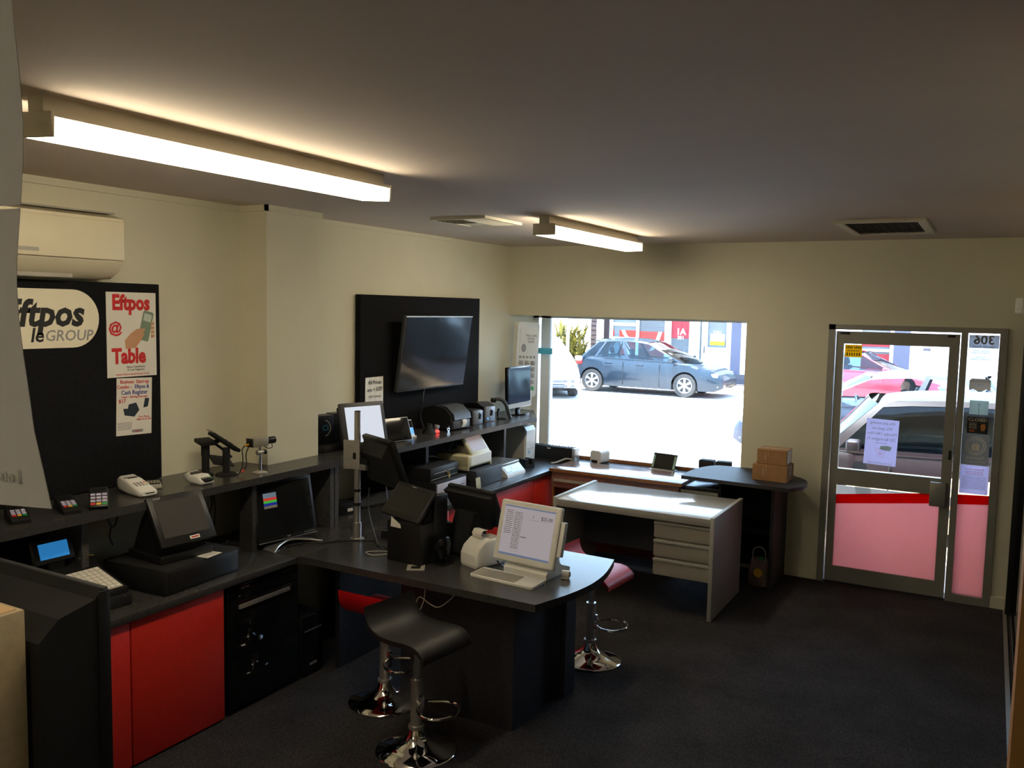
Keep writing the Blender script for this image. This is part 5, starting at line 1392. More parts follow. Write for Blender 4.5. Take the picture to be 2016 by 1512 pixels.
# ================================================================== notices on the door glass (seen from behind)
GY = YF + 0.0165      # just inside the glass
def notice(name, label, cat, x0, x1, z0, z1, material, rot=0.0, y=None):
    t = thing(name, label, cat, ((x0 + x1) / 2, (GY if y is None else y), (z0 + z1) / 2))
    w2, h2 = (x1 - x0) / 2, (z1 - z0) / 2
    R_ = RY(rot)
    B(R_).box(-w2, w2, -0.001, 0.0, -h2, h2).o('sheet', material, t, 0)
    return t, R_
# the moving notice
t, R_ = notice('moving_notice', 'white sheet on the door glass saying We are moving', 'notice', -0.827, -0.592, 0.985, 1.345, 'paper_lilac', 0.03)
for s_, z, sz in (('We are moving', 0.150, 0.033), ('We open on', 0.108, 0.033), ('Monday 14th Nov', 0.066, 0.033), ('250 Barrington St', 0.024, 0.033), ('(Just 2ks away)', -0.006, 0.016), ('Lots of easy parking and space', -0.164, 0.0165)):
    text(s_, sz, R_ @ T(0.0, -0.0018, z) @ FRONT, 'ink_g', t, mirror=True, sx=0.88)
B(R_ @ T(0.03, -0.0016, -0.045) @ FRONT).prism([(-0.04, -0.01), (0.04, -0.02), (0.05, 0.015), (0.02, 0.022), (-0.03, 0.018)], 0, 0.0005, 'z').o('printed_park', paper_mat('pale_green_print', rgb(222, 236, 216), 0.55), t, 0)
bars([(-0.05 + 0.006 * k, 0.05 - 0.004 * k, -0.03 - 0.012 * k, 0.0015) for k in range(7)], R_ @ T(0, -0.0016, -0.02) @ FRONT, 'ink_p', t, 'printed_map')
B(R_ @ T(0.0, -0.002, -0.09) @ FRONT).prism([(0, -0.008), (0.004, 0), (0, 0.004), (-0.004, 0)], 0, 0.0005, 'z').o('printed_pin', 'ink_r', t, 0)
# win win sticker
t, R_ = notice('sticker', 'yellow WIN WIN sticker in the top left corner of the door glass', 'sticker', -1.012, -0.885, 1.820, 1.918, paper_mat('yellow_film', rgb(245, 205, 50), 0.6))
text('WIN WIN', 0.030, T(0, -0.0018, 0.026) @ FRONT, 'ink', t, mirror=True, bold=0.03, sx=0.85)
text('Connections', 0.020, T(0, -0.0018, 0.002) @ FRONT, 'ink', t, mirror=True, bold=0.02, sx=0.9)
for k in range(6):
    B(T(-0.045 + k * 0.018, -0.0018, -0.026) @ FRONT).box(-0.004, 0.004, -0.012, 0.012, 0, 0.0006).o('printed_bar', 'ink', t, 0)
# 306 sign
t, R_ = notice('number_sign', '306 Lincoln Road sign at the top of the sidelight', 'sign', -0.148, 0.048, 1.925, 2.022, paper_mat('white_film', rgb(225, 225, 230), 0.5))
text('306', 0.092, T(0, -0.0018, 0.010) @ FRONT, 'ink_g', t, mirror=True, bold=0.025, sx=1.0)
text('Lincoln Road', 0.027, T(0, -0.0018, -0.036) @ FRONT, 'ink_g', t, mirror=True, bold=0.02, sx=1.0)
t, R_ = notice('hours_sticker', 'clear sticker with small yellow opening hours under the 306 sign', 'sticker', -0.145, 0.015, 1.74, 1.922, thin_glass('grey_film', (0.6, 0.62, 0.66)))
text('Monday - Friday\n10:00am to 5:30pm', 0.0165, T(0, -0.0018, 0.068) @ FRONT, 'key_y', t, mirror=True)
text('Saturdays\n10:00am to 3:00pm', 0.0165, T(0, -0.0018, 0.020) @ FRONT, 'key_y', t, mirror=True)
t = thing('warning_sign', 'beige WARNING! sticker with clipped corners on the sidelight', 'sign', (-0.058, GY, 1.655))
B().prism([(-0.07, -0.045), (-0.045, -0.032), (-0.02, -0.046), (0.02, -0.046), (0.045, -0.032), (0.07, -0.045), (0.07, 0.03), (0.055, 0.045), (-0.055, 0.045), (-0.07, 0.03)], -0.001, 0, 'y').o('sheet', paper_mat('beige_film', rgb(205, 192, 178), 0.5), t, 0)
text('WARNING!', 0.026, T(0, -0.0018, 0.025) @ FRONT, 'ink_g', t, mirror=True, bold=0.01)
bars([(-0.035, 0.035, 0.004, 0.005), (-0.02, 0.02, -0.01, 0.005)], T(0, -0.0016, 0) @ FRONT, 'greyp', t)
t = thing('sign_hanger', 'clear plastic square with hook above the CLOSED sign', 'hanger', (-0.055, GY, 1.485))
B().rbox(-0.062, 0.062, -0.0025, 0, -0.052, 0.052, 0.001).o('plate', paper_mat('milky_plastic', rgb(205, 212, 205), 0.5), t)
B().tube([(-0.008, -0.004, 0.02), (0.0, -0.006, 0.03), (0.008, -0.004, 0.02), (0.0, -0.004, 0.008), (0, -0.004, -0.01), (0, -0.004, -0.06)], 0.0015, 6).o('hook', 'plastic', t)
t, R_ = notice('closed_sign', 'black CLOSED sign hanging on the sidelight glass', 'sign', -0.125, 0.012, 1.292, 1.415, 'ink', 0.0, GY - 0.006)
text('CLOSED', 0.034, T(0, -0.0018, 0.040) @ FRONT, 'posterwhite', t, bold=0.005)
bars([(-0.055, -0.005, 0.014 - 0.012 * k, 0.005) for k in range(4)], T(0, -0.0016, 0) @ FRONT, 'tapeclear', t)
B(T(0.035, -0.0016, -0.01) @ FRONT).prism([(-0.01, -0.03), (0.012, -0.03), (0.02, 0.0), (0.014, 0.022), (-0.008, 0.022), (-0.016, 0.0), (-0.012, -0.01)], 0, 0.0006, 'z').o('printed_figure', mat('orange_brown_print', rgb(200, 130, 70), 0.6), t, 0)
B(T(-0.035, -0.0016, -0.042) @ FRONT).prism(rrect(-0.018, 0.018, -0.007, 0.007, 0.006), 0, 0.0006, 'z').o('printed_logo', mat('orange_print', rgb(190, 90, 40), 0.6), t, 0)
t, R_ = notice('payment_sticker', 'grey Paymark sticker with ringed padlock bag on the sidelight', 'sticker', -0.152, 0.030, 1.055, 1.285, paper_mat('grey_etched_film', rgb(165, 160, 154), 0.5))
def ring(r0, r1, z, parent, m_='posterwhite'):
    vs, fs = [], []
    for k in range(33):
        a = 2 * PI * k / 32
        for r in (r0, r1):
            vs.append((r * math.cos(a), r * math.sin(a) , 0.0008))
    fs = [(2 * k, 2 * k + 1, 2 * k + 3, 2 * k + 2) for k in range(32)]
    return B(T(0, -0.0016, z) @ FRONT).add(vs, fs).o('printed_ring', m_, parent, 0)
ring(0.063, 0.069, 0.028, t)
ring(0.050, 0.055, 0.028, t)
B(T(0, -0.0016, 0.022) @ FRONT).box(-0.026, 0.026, -0.028, 0.018, 0, 0.0008).o('printed_bag', 'posterwhite', t, 0)
B(T(0, -0.0016, 0.040) @ FRONT).tube([(-0.014, 0.0, 0), (-0.012, 0.016, 0), (0.012, 0.016, 0), (0.014, 0.0, 0)], 0.0022, 6).o('printed_handle', 'posterwhite', t)
B(T(0, -0.0026, 0.018) @ FRONT).box(-0.003, 0.003, -0.012, 0.006, 0, 0.0006).o('printed_keyhole', 'ink_g', t, 0)
text('Paymark', 0.034, T(0, -0.0018, -0.062) @ FRONT, 'posterwhite', t, mirror=True, bold=0.01)
text('Accredited Reseller', 0.0165, T(0, -0.0018, -0.092) @ FRONT, 'posterwhite', t, mirror=True)
t, R_ = notice('hours_notice', 'white business hours letter low on the sidelight', 'notice', -0.150, 0.038, 0.835, 1.050, 'paper_lilac')
text('Business Hours', 0.020, T(0, -0.0018, 0.078) @ FRONT, 'ink_p', t, mirror=True, bold=0.01)
bars([(-0.06, 0.06, 0.060 - 0.011 * k, 0.004) for k in range(3)], T(0, -0.0016, 0) @ FRONT, 'ink_p', t, 'pink_print')
bars([(-0.08, 0.08, 0.022 - 0.010 * k, 0.0035) for k in range(10)], T(0, -0.0016, 0) @ FRONT, 'ink_g', t)
# ================================================================== the street
GZ = -0.10
struct('ground_road', B().box(-45, 35, 8.95, 23.9, GZ - 0.3, GZ), 'road')
struct('ground_footpath', B().box(-45, 35, 7.42, 8.9, GZ - 0.3, -0.02).box(-45, 35, 8.9, 8.99, GZ - 0.3, -0.015), 'path')
struct('ground_far_footpath', B().box(-45, 35, 23.9, 26.0, GZ - 0.3, 0.02), 'path')

def wheel(parent, x, y, r, side, covered=False):
    """side -1: outer face looks to -y"""
    R_ = T(x, y, r) @ (RX(PI / 2) if side < 0 else RX(-PI / 2))
    w_ = B(R_).lathe([(r * 0.62, -0.10), (r * 0.95, -0.10), (r, -0.06), (r, 0.06), (r * 0.95, 0.10), (r * 0.66, 0.095), (r * 0.62, 0.06)], 36).o('wheel', 'tyre', parent, 40)
    b = B(R_).lathe([(r * 0.60, 0.03), (r * 0.66, 0.088), (r * 0.60, 0.098), (r * 0.56, 0.06), (r * 0.56, 0.03)], 36)
    for k in range(6):
        a = 2 * PI * k / 6
        b.at(R_ @ RZ(a)).prism([(-0.022, 0.05), (0.022, 0.05), (0.036, r * 0.60), (-0.036, r * 0.60)], 0.05, 0.085, 'z')
    b.at(R_).cyl((0, 0, 0.04), (0, 0, 0.09), 0.055, seg=16)
    b.o('alloy_rim', 'alloy', w_, 30)
    B(R_).cyl((0, 0, 0.0), (0, 0, 0.03), r * 0.55, seg=24).o('brake_disc', 'plinth', w_)

def interp(pts, x):
    for (x0, z0), (x1, z1) in zip(pts[:-1], pts[1:]):
        if x0 <= x <= x1:
            return z0 + (z1 - z0) * (x - x0) / (x1 - x0)
    return pts[0][1] if x < pts[0][0] else pts[-1][1]

def car(label, loc, rz, paint, L=4.45, W=1.75, wb=2.64, fo=0.90, wr=0.315, top=None, roof=((-1.75, -1.22), (1.30, 0.22)), zroof=1.45, glassm='carglass', lower=None, pillars=None, spoiler=True, name='car', fascia=False):
    """local +x is the nose, centred between wheels lengthways; z 0 is the road"""
    t = thing(name, label, 'car', loc, rz)
    xf, xr = wb / 2, -wb / 2
    x1, x0 = xf + fo, xf + fo - L
    top = top or [(x0, 0.72), (x0 + 0.06, 0.86), (x0 + 0.35, 0.97), (roof[0][0], 0.97), (roof[1][0], 0.90), (x1 - 0.75, 0.82), (x1 - 0.30, 0.72), (x1 - 0.05, 0.58), (x1, 0.48)]
    ra = wr + 0.045
    xs = set([x0, x0 + 0.03, x0 + 0.10, x1, x1 - 0.03, x1 - 0.10, x1 - 0.25])
    n = 40
    for i in range(n + 1):
        xs.add(x0 + L * i / n)
    for c in (xf, xr):
        for k in range(13):
            xs.add(c + ra * math.cos(PI * k / 12))
    xs = sorted(xs)
    hw = W / 2
    def width(x):
        e = min(x - x0, x1 - x)
        return hw * (1 - 0.24 * max(0, 1 - e / 0.55) ** 2.2)
    def low(x):
        for c in (xf, xr):
            if abs(x - c) < ra:
                return max(0.19, wr + math.sqrt(max(0, ra * ra - (x - c) ** 2)))
        e = min(x - x0, x1 - x)
        return 0.19 + 0.10 * max(0, 1 - e / 0.2)
    rows = []
    for x in xs:
        zt, zb, ww = interp(top, x), low(x), width(x)
        prof = []
        for q in (0.0, 0.2, 0.45, 0.7, 0.88, 1.0):
            z = zb + (zt - zb) * q
            zz = (z - 0.19) / max(0.2, zt - 0.19)
            prof.append((ww * (0.965 + 0.035 * math.sin(PI * min(1, zz * 1.15))) - (0.045 if q == 1.0 else 0.010 if q == 0.88 else 0), z))
        left = [(x, -y, z) for y, z in prof]
        right = [(x, y, z) for y, z in reversed(prof)]
        rows.append(left + [(x, 0, zt + 0.02)] + right)
    b = B().grid(rows)
    for r_ in (rows[0], rows[-1]):
        b.add(r_, [tuple(range(len(r_)))])
    body = b.o('body', paint, t, 40)
    if lower:
        for sg in (-1, 1):
          rows2 = []
          for x in xs:
            if x < x0 + 0.02 or x > x1 - 0.02:
                continue
            zb, ww = low(x), width(x)
            zt2 = max(zb + 0.001, 0.735)
            rows2.append([(x, sg * (ww + 0.012), zt2), (x, sg * (ww * 0.995 + 0.012), (zt2 + zb) / 2), (x, sg * (ww * 0.975 + 0.010), zb)])
          B().grid(rows2).o('lower_trim', lower, t, 30)
          for z0, z1 in ((0.47, 0.555), (0.36, 0.43)):
            B().box(x0 + 0.6, x1 - 0.6, min(sg * (hw + 0.024), sg * (hw + 0.004)), max(sg * (hw + 0.024), sg * (hw + 0.004)), z0, z1).o('rub_strip', 'plastic_g', t, 0)
    # glasshouse
    (xb0, xr0), (xr1b, xb1d) = (roof[0][0], roof[0][1]), (roof[1][1], roof[1][0])
    bx0, bx1 = roof[0][0], roof[1][0]          # belt line ends
    rx0, rx1 = roof[0][1], roof[1][1]          # roof ends
    zb_ = lambda x: interp(top, x) - 0.01
    wb_, wr_ = hw - 0.05, hw - 0.27
    def P(u, v, off=0.0):
        xb = bx0 + (bx1 - bx0) * u
        xt = rx0 + (rx1 - rx0) * u
        arch = 0.045 * math.sin(PI * min(1, max(0, (u * 1.0)))) if True else 0
        zt = zroof - 0.05 + arch
        if u > 0.85:
            zt -= 0.03 * ((u - 0.85) / 0.15) ** 2
        z0 = zb_(xb)
        x = xb + (xt - xb) * v
        y = wb_ + (wr_ - wb_) * (v ** 1.3)
        return Vector((x, -(y + off), z0 + (zt - z0) * v))
    pil = pillars or [0.0, 0.04, 0.15, 0.18, 0.46, 0.50, 0.955, 1.0]
    # solid pillars/rails and glass quads, side bands
    solid, = (B(),)
    panes = []
    segs = list(zip(pil[:-1], pil[1:]))
    for i, (ua, ub) in enumerate(segs):
        isglass = i % 2 == 1
        us = [ua + (ub - ua) * k / 4 for k in range(5)]
        for sgn in (1, -1):
            def S(v3):
                return (v3.x, v3.y * sgn, v3.z)
            va, vb_ = (0.06, 0.90)
            if isglass and not (pillars is None and i == 0 and False):
                solid.grid([[S(P(u, 0)) for u in us], [S(P(u, va)) for u in us]])
                solid.grid([[S(P(u, vb_)) for u in us], [S(P(u, 1.0)) for u in us]])
                panes.append((B().slab([[S(P(u, v, -0.008)) for u in us] for v in (va, 0.3, 0.6, vb_)], (0, 0.004 * sgn, 0)), sgn))
            else:
                solid.grid([[S(P(u, v)) for u in us] for v in (0, 0.3, 0.6, 1.0)])
    us = [k / 12 for k in range(13)]
    solid.grid([[(P(u, 1).x, P(u, 1).y * s_, P(u, 1).z + 0.045 * (1 - s_ * s_)) for u in us] for s_ in (1, 0.6, 0.2, -0.2, -0.6, -1)])
    solid.o('roof_and_pillars', paint, t, 40)
    for pb, _ in panes:
        pb.o('side_window', glassm, t, 30)
    def screen(u, bow):
        return [[(P(u, v).x + bow * (1 - s_ * s_), P(u, v).y * s_, P(u, v).z + (0.045 * (1 - s_ * s_) if v > 0.9 else 0)) for s_ in (1, 0.6, 0.2, -0.2, -0.6, -1)] for v in (0.0, 0.3, 0.65, 1.0)]
    B().slab(screen(1.0, 0.16), (0.004, 0, 0)).o('windscreen', glassm, t, 40)
    B().slab(screen(0.0, -0.08), (-0.004, 0, 0)).o('rear_window', glassm, t, 40)
    # details
    for sx_ in (-1, 1):
        wheel(t, xf, sx_ * (hw - 0.115), wr, sx_)
        wheel(t, xr, sx_ * (hw - 0.115), wr, sx_)
        mz = interp(top, bx1 - 0.25) + 0.07
        B(T(bx1 - 0.32, sx_ * (hw + 0.09), mz)).rbox(-0.07, 0.06, -0.09, 0.09, -0.06, 0.06, 0.03, 3).o('mirror', paint, t)
        for hx in (-0.85, 0.05):
            B(T(hx, sx_ * (hw + 0.008), interp(top, hx) - 0.13)).rbox(-0.10, 0.10, -0.012, 0.012, -0.016, 0.016, 0.008).o('door_handle', paint, t)
        B(T(x1 - 0.22, sx_ * (hw * 0.80), interp(top, x1 - 0.25) - 0.07)).rbox(-0.16, 0.10, -0.10, 0.06, -0.07, 0.04, 0.03, 3).o('headlight', 'shopglass', t)
        B(T(x1 - 0.14, sx_ * hw * 0.82, 0.32)).ball((0, 0, 0), 0.04, 0.04, 0.04, 12, 8).o('fog_lamp', 'posterwhite', t)
        B(T(x0 + 0.15, sx_ * hw * 0.86, 0.83)).rbox(-0.08, 0.10, -0.06, 0.05, -0.09, 0.06, 0.02).o('tail_light', 'ink_r', t)
        for gx in (-0.42, 0.62):
            B().box(gx, gx + 0.008, min(sx_ * (hw - 0.01), sx_ * (hw + (0.015 if lower else 0.0045))), max(sx_ * (hw - 0.01), sx_ * (hw + (0.015 if lower else 0.0045))), 0.24, interp(top, gx) - 0.06).o('door_gap', 'ink', t, 0)
    B().box(x0 + 0.5, x1 - 0.5, -hw + 0.20, hw - 0.20, 0.17, 0.34).o('floor_pan', 'black', t, 0)
    for cx in (xf, xr):
        B().box(cx - ra, cx + ra, -hw + 0.21, hw - 0.21, 0.2, 0.70).o('wheel_housing', 'black', t, 0)
    B().rbox(x1 - 0.06, x1 + 0.005, -hw * 0.45, hw * 0.45, 0.28, 0.40, 0.02).o('grille', 'plastic', t)
    for sy in (-0.36, 0.36):
        for sx0 in (0.05, -0.85):
            B(T(sx0, sy, 0.36)).rbox(-0.25, 0.25, -0.24, 0.24, 0, 0.16, 0.05).o('seat', 'greyp' if False else 'plinth', t)
            B(T(sx0 - 0.24, sy, 0.50) @ RY(-0.25)).rbox(-0.06, 0.06, -0.23, 0.23, -0.05, 0.52, 0.05).rbox(-0.045, 0.045, -0.12, 0.12, 0.54, 0.72, 0.04).o('seat_back', 'plinth', t)
    B(T(0.50, 0.36 if rz == 0 else -0.36, 0.84) @ RY(-1.1)).tube([(0.17 * math.cos(a * PI / 8), 0.17 * math.sin(a * PI / 8), 0) for a in range(16)], 0.016, 8, closed=True, smooth=1).cyl((0, 0, -0.10), (0, 0, 0.0), 0.04, seg=12).box(-0.17, 0.17, -0.015, 0.015, -0.008, 0.008).o('steering_wheel', 'plastic', t)
    B().rbox(0.60, bx1 - 0.05, -hw + 0.12, hw - 0.12, 0.62, 0.83, 0.05).o('dashboard', 'plastic_m', t)
    if fascia:
        for z0, z1 in ((0.30, 0.37), (0.42, 0.49)):
            B().rbox(x1 - 0.03, x1 + 0.008, -hw * 0.72, hw * 0.72, z0, z1, 0.01).o('air_intake', 'plinth', t)
        for sy in (-0.5, 0.5):
            B().cyl((x1 - 0.02, sy, 0.395), (x1 + 0.02, sy, 0.395), 0.07).o('round_lamp', 'posterwhite', t)
    if spoiler:
        B(T(rx0 - 0.08, 0, zroof - 0.055)).rbox(-0.10, 0.10, -wr_ + 0.05, wr_ - 0.05, -0.018, 0.012, 0.012).o('rear_spoiler', paint, t)
    return t
M['car_blue'] = mat('dark_blue_car_paint', rgb(10, 28, 42), 0.32, 0.2, noise=0.03, coat=0.5)
M['car_navy'] = mat('navy_car_paint', rgb(14, 20, 40), 0.35, 0.0, noise=0.03, coat=0.4)
M['car_red'] = mat('red_car_paint', rgb(190, 22, 46), 0.28, 0.1, noise=0.03, coat=1.0)
M['car_brown'] = mat('dark_maroon_car_paint', rgb(26, 15, 18), 0.4, 0.0, noise=0.03, coat=0.1, spec=0.3)
M['car_white'] = mat('white_car_paint', rgb(245, 245, 245), 0.3, 0.0, noise=0.01, coat=1.0)
M['car_beige'] = mat('beige_car_trim', rgb(214, 184, 152), 0.5, 0.0, noise=0.03)
car('blue hatchback parked across the street, seen through the shop window', (-8.30, 22.78, GZ), 0, 'car_blue', L=4.2, fo=0.98, zroof=1.46)
car('red car parked across the street, seen through the door', (-2.80, 22.72, GZ), 0, 'car_red', L=4.15, zroof=1.42, fo=0.75, roof=((-1.75, -1.1), (1.0, 0.05)), spoiler=False)
car('navy car driving past with its driver at the wheel', (-1.25, 14.15, GZ), PI, 'car_navy', L=4.5, glassm='carglass_c', zroof=1.42, roof=((-1.75, -1.2), (1.25, 0.25)), spoiler=False)
car('dark maroon car with beige lower trim parked right outside the door', (-0.18, 9.95, GZ), PI, 'car_brown', L=4.5, W=1.78, fo=0.82, zroof=1.45, lower='car_beige', glassm='carglass_d', roof=((-1.9, -1.35), (1.27, 0.78)), spoiler=False)
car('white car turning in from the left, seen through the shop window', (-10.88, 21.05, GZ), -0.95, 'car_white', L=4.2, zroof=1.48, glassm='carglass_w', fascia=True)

# ---- the driver
def driver(loc, rz):
    t = thing('person', 'man with short dark hair and beard in striped top driving the navy car', 'person', loc, rz)
    # local +x is the way he faces; seat point at the origin (hip height)
    V, E_, R_ = [], [], []
    def v(p, r, j=None):
        V.append(p); R_.append(r)
        if j is not None:
            E_.append((j, len(V) - 1))
        return len(V) - 1
    hip = v((0, 0, 0.08), (0.15, 0.17))
    w1 = v((-0.03, 0, 0.25), (0.12, 0.15), hip)
    ch = v((-0.06, 0, 0.42), (0.13, 0.18), w1)
    nk0 = v((-0.06, 0, 0.55), (0.08, 0.10), ch)
    nk = v((-0.04, 0, 0.61), (0.055, 0.055), nk0)
    for s_ in (-1, 1):
        sh = v((-0.05, s_ * 0.18, 0.50), (0.065, 0.065), ch)
        el = v((0.14, s_ * 0.26, 0.32), (0.045, 0.045), sh)
        wr = v((0.38, s_ * 0.17, 0.42), (0.028, 0.028), el)
        hd = v((0.46, s_ * 0.15, 0.45), (0.035, 0.022), wr)
        for k in range(4):
            f1 = v((0.49, s_ * (0.15 + 0.02 * (k - 1.5)), 0.475 - 0.005 * k), (0.011, 0.011), hd)
            v((0.505, s_ * (0.15 + 0.02 * (k - 1.5)), 0.445 - 0.004 * k), (0.009, 0.009), f1)
        v((0.47, s_ * 0.10, 0.46), (0.010, 0.010), hd)
        th = v((0.10, s_ * 0.10, 0.06), (0.09, 0.09), hip)
        kn = v((0.46, s_ * 0.12, 0.14), (0.065, 0.065), th)
        an = v((0.66, s_ * 0.12, -0.14), (0.042, 0.042), kn)
        v((0.80, s_ * 0.12, -0.16), (0.035, 0.035), an)
    me = bpy.data.meshes.new('body')
    me.from_pydata(V, E_, [])
    ob = bpy.data.objects.new('body_cage', me)
    COL.objects.link(ob)
    ob.modifiers.new('skin', 'SKIN')
    for i, sv in enumerate(me.skin_vertices[0].data):
        sv.radius = R_[i]
        sv.use_root = (i == 0)
    ob.modifiers.new('sub', 'SUBSURF').levels = 1
    bpy.context.view_layer.update()
    dg = bpy.context.evaluated_depsgraph_get()
    m2 = bpy.data.meshes.new_from_object(ob.evaluated_get(dg))
    bpy.data.objects.remove(ob)
    vs = [v_.co[:] for v_ in m2.vertices]
    fs = [list(p_.vertices) for p_ in m2.polygons]
    # head with a face, grown onto the neck
    hc = Vector((0.0, 0, 0.735))
    n0 = len(vs)
    rings, seg = 18, 24
    for j in range(rings + 1):
        th = PI * j / rings
        for k in range(seg):
            ph = 2 * PI * k / seg
            x, y, z = math.sin(th) * math.cos(ph), math.sin(th) * math.sin(ph), math.cos(th)
            px, py, pz = 0.098 * x, 0.076 * y, 0.118 * z
            if z < -0.1:
                px += 0.022 * (-z) * (1 if x > 0 else 1.2)
                py *= 1 + 0.25 * z
            if x > 0.0:
                f = max(0, 1 - abs(y) * 4)
                px += 0.030 * f * max(0, 1 - abs(z + 0.16) * 5)            # nose
                px += 0.010 * f * max(0, 1 - abs(z - 0.22) * 5)            # brow
                px += 0.012 * max(0, 1 - abs(y) * 2.5) * max(0, 1 - abs(z + 0.50) * 7)   # lips
                px += 0.012 * f * max(0, 1 - abs(z + 0.80) * 5)            # chin
                px -= 0.008 * max(0, 1 - abs(abs(y) - 0.34) * 6) * max(0, 1 - abs(z - 0.04) * 7)   # eye sockets
            vs.append((hc.x + px, hc.y + py, hc.z + pz))
    for j in range(rings):
        for k in range(seg):
            fs.append([n0 + j * seg + k, n0 + j * seg + (k + 1) % seg, n0 + (j + 1) * seg + (k + 1) % seg, n0 + (j + 1) * seg + k])
    for s_ in (-1, 1):      # ears
        e = B(T(-0.005, s_ * 0.076, 0.725)).ball((0, 0, 0), 0.016, 0.010, 0.030, 10, 8)
        n1 = len(vs)
        vs += [p_[:] for p_ in e.v]
        fs += [[q + n1 for q in f_] for f_ in e.f]
    mb = bpy.data.meshes.new('body')
    mb.from_pydata(vs, [], fs)
    mb.validate()
    mb.shade_smooth()
    cloth = mat('navy_jacket', rgb(26, 34, 62), 0.8)
    trous = mat('dark_trousers', rgb(36, 36, 42), 0.8)
    stripe = mat('pale_stripe', rgb(170, 190, 225), 0.8)
    for m_ in (M['skin'], cloth, trous, stripe):
        mb.materials.append(m_)
    for p_ in mb.polygons:
        c = p_.center
        if c.z > 0.60:
            p_.material_index = 0
        elif abs(c.y) > 0.10 and c.x > 0.36 and c.z > 0.33:
            p_.material_index = 0
        elif c.z < 0.16 and c.x > -0.05:
            p_.material_index = 2
        else:
            p_.material_index = 3 if (int((c.x + 1) * 40) % 4 == 0 and abs(c.y) > 0.15) else 1
    bo = bpy.data.objects.new('body', mb)
    COL.objects.link(bo)
    bo.parent = t
    # hair cap and beard as shells just over the head
    def shell(name, test, grow, m_):
        b = B()
        idx = {}
        nv, nf = [], []
        for j in range(rings):
            for k in range(seg):
                q = [j * seg + k, j * seg + (k + 1) % seg, (j + 1) * seg + (k + 1) % seg, (j + 1) * seg + k]
                c = sum((Vector(vs[n0 + a]) for a in q), Vector()) / 4 - hc
                if test(c):
                    for a in q:
                        if a not in idx:
                            idx[a] = len(nv)
                            d = Vector(vs[n0 + a]) - hc
                            nv.append(hc + d * grow)
                    nf.append([idx[a] for a in q])
        b.add(nv, nf)
        return b.o(name, m_, t, 60)
    hairm = mat('dark_hair', (0.018, 0.014, 0.012), 0.8)
    shell('hair', lambda c: c.z > 0.045 + 0.35 * c.x + 0.02 or (c.x < -0.015 and c.z > -0.055), 1.09, hairm)
    shell('beard', lambda c: c.z < -0.045 and c.x > 0.0 and (c.z < -0.065 or abs(c.y) > 0.045), 1.03, hairm)
    for s_ in (-1, 1):
        B(T(0.088, s_ * 0.028, 0.742)).ball((0, 0, 0), 0.008, 0.011, 0.006, 8, 6).o('eye', 'ink', t)
    return t
driver((-1.25 + 0.17, 14.15 + 0.36, GZ + 0.44), PI)

# ---- buildings across the street
FY = 26.0
def part(b, name, m_, parent, ang=0):
    return b.o(name, m_, parent, ang)
f = thing('shop_building', 'white shopfront across the street with red and orange window graphics', 'building', (0, FY, 0))
b = B()
def wallrow(x0, x1, z0, z1):
    b.box(x0, x1, 0, 0.3, z0, z1)
wallrow(-10.83, 16.0, 3.0, 4.4)
wallrow(-10.83, -6.9, -0.1, 0.05)
for x0, x1 in ((-10.83, -10.74), (-9.92, -9.84), (-8.97, -8.78), (-8.18, -7.86), (-7.78, -7.62), (-7.02, -6.86), (-6.58, -6.40), (-5.2, -3.2), (-2.46, -2.36)):
    wallrow(x0, x1, 0.0, 3.0)
wallrow(-7.62, -7.02, 0.0, 1.08)
wallrow(-1.95, 16.0, 0.0, 3.0)
part(b, 'wall', 'facade', f)
for x0, x1 in ((-6.86, -6.58), (-2.36, -1.95)):
    part(B().box(x0, x1, -0.06, 0.3, 0.30, 3.0), 'grey_column', 'facgrey', f)
part(B().box(-6.9, -3.2, -0.08, 0.3, -0.1, 0.30), 'plinth', 'plinth', f)
part(B().box(-6.40, -5.2, -0.02, 0.3, 0.30, 0.34).box(-6.40, -6.34, -0.02, 0.3, 0.34, 3.0), 'window_sill', 'facade', f)
for x0, x1, z0, z1 in ((-10.74, -9.92, 0.05, 3.0), (-9.84, -8.97, 0.05, 3.0), (-8.78, -8.18, 0.05, 3.0), (-7.86, -7.78, 0.05, 3.0), (-7.62, -7.02, 1.08, 3.0), (-6.34, -5.2, 0.34, 3.0), (-3.2, -2.46, 0.05, 3.0)):
    g = part(B().box(x0, x1, 0.10, 0.12, z0, z1), 'shop_window', 'shopglass', f)
part(B().box(-10.74, -9.92, 0.0, 0.12, 1.66, 1.76).box(-10.74, -9.92, 0, 0.12, 1.16, 1.30), 'window_transom', 'facade', f)
part(B().box(-3.2, -2.46, 0.0, 0.12, 1.15, 1.22), 'window_transom', 'facade', f)
for z0, z1, cx0 in ((1.30, 1.52, -10.52), (0.60, 1.16, -10.5)):
    part(B().box(cx0, -9.92, 0.090, 0.10, z0, z1), 'orange_graphic', 'oranged', f)
part(B().box(-10.74, -10.70, 0.09, 0.10, 1.32, 1.52), 'orange_graphic', 'oranged', f)
part(B().box(-9.84, -8.97, 0.090, 0.10, 0.60, 1.50), 'orange_graphic', 'oranged', f)
def swoosh(xa, za, xb, zb, w_):
    pts = []
    n = 8
    for k in range(n + 1):
        u = k / n
        pts.append((xa + (xb - xa) * u, za + (zb - za) * (1 - (1 - u) ** 2)))
    b = B()
    for (x0, z0), (x1, z1) in zip(pts[:-1], pts[1:]):
        b.prism([(x0, z0), (x0 + w_, z0), (x1 + w_, z1), (x1, z1)], 0.080, 0.088, 'y')
    return b
part(swoosh(-10.45, 1.52, -10.28, 1.30, 0.12), 'white_swoosh', 'facade', f)
part(swoosh(-10.50, 1.16, -10.05, 0.70, 0.14), 'white_swoosh', 'facade', f)
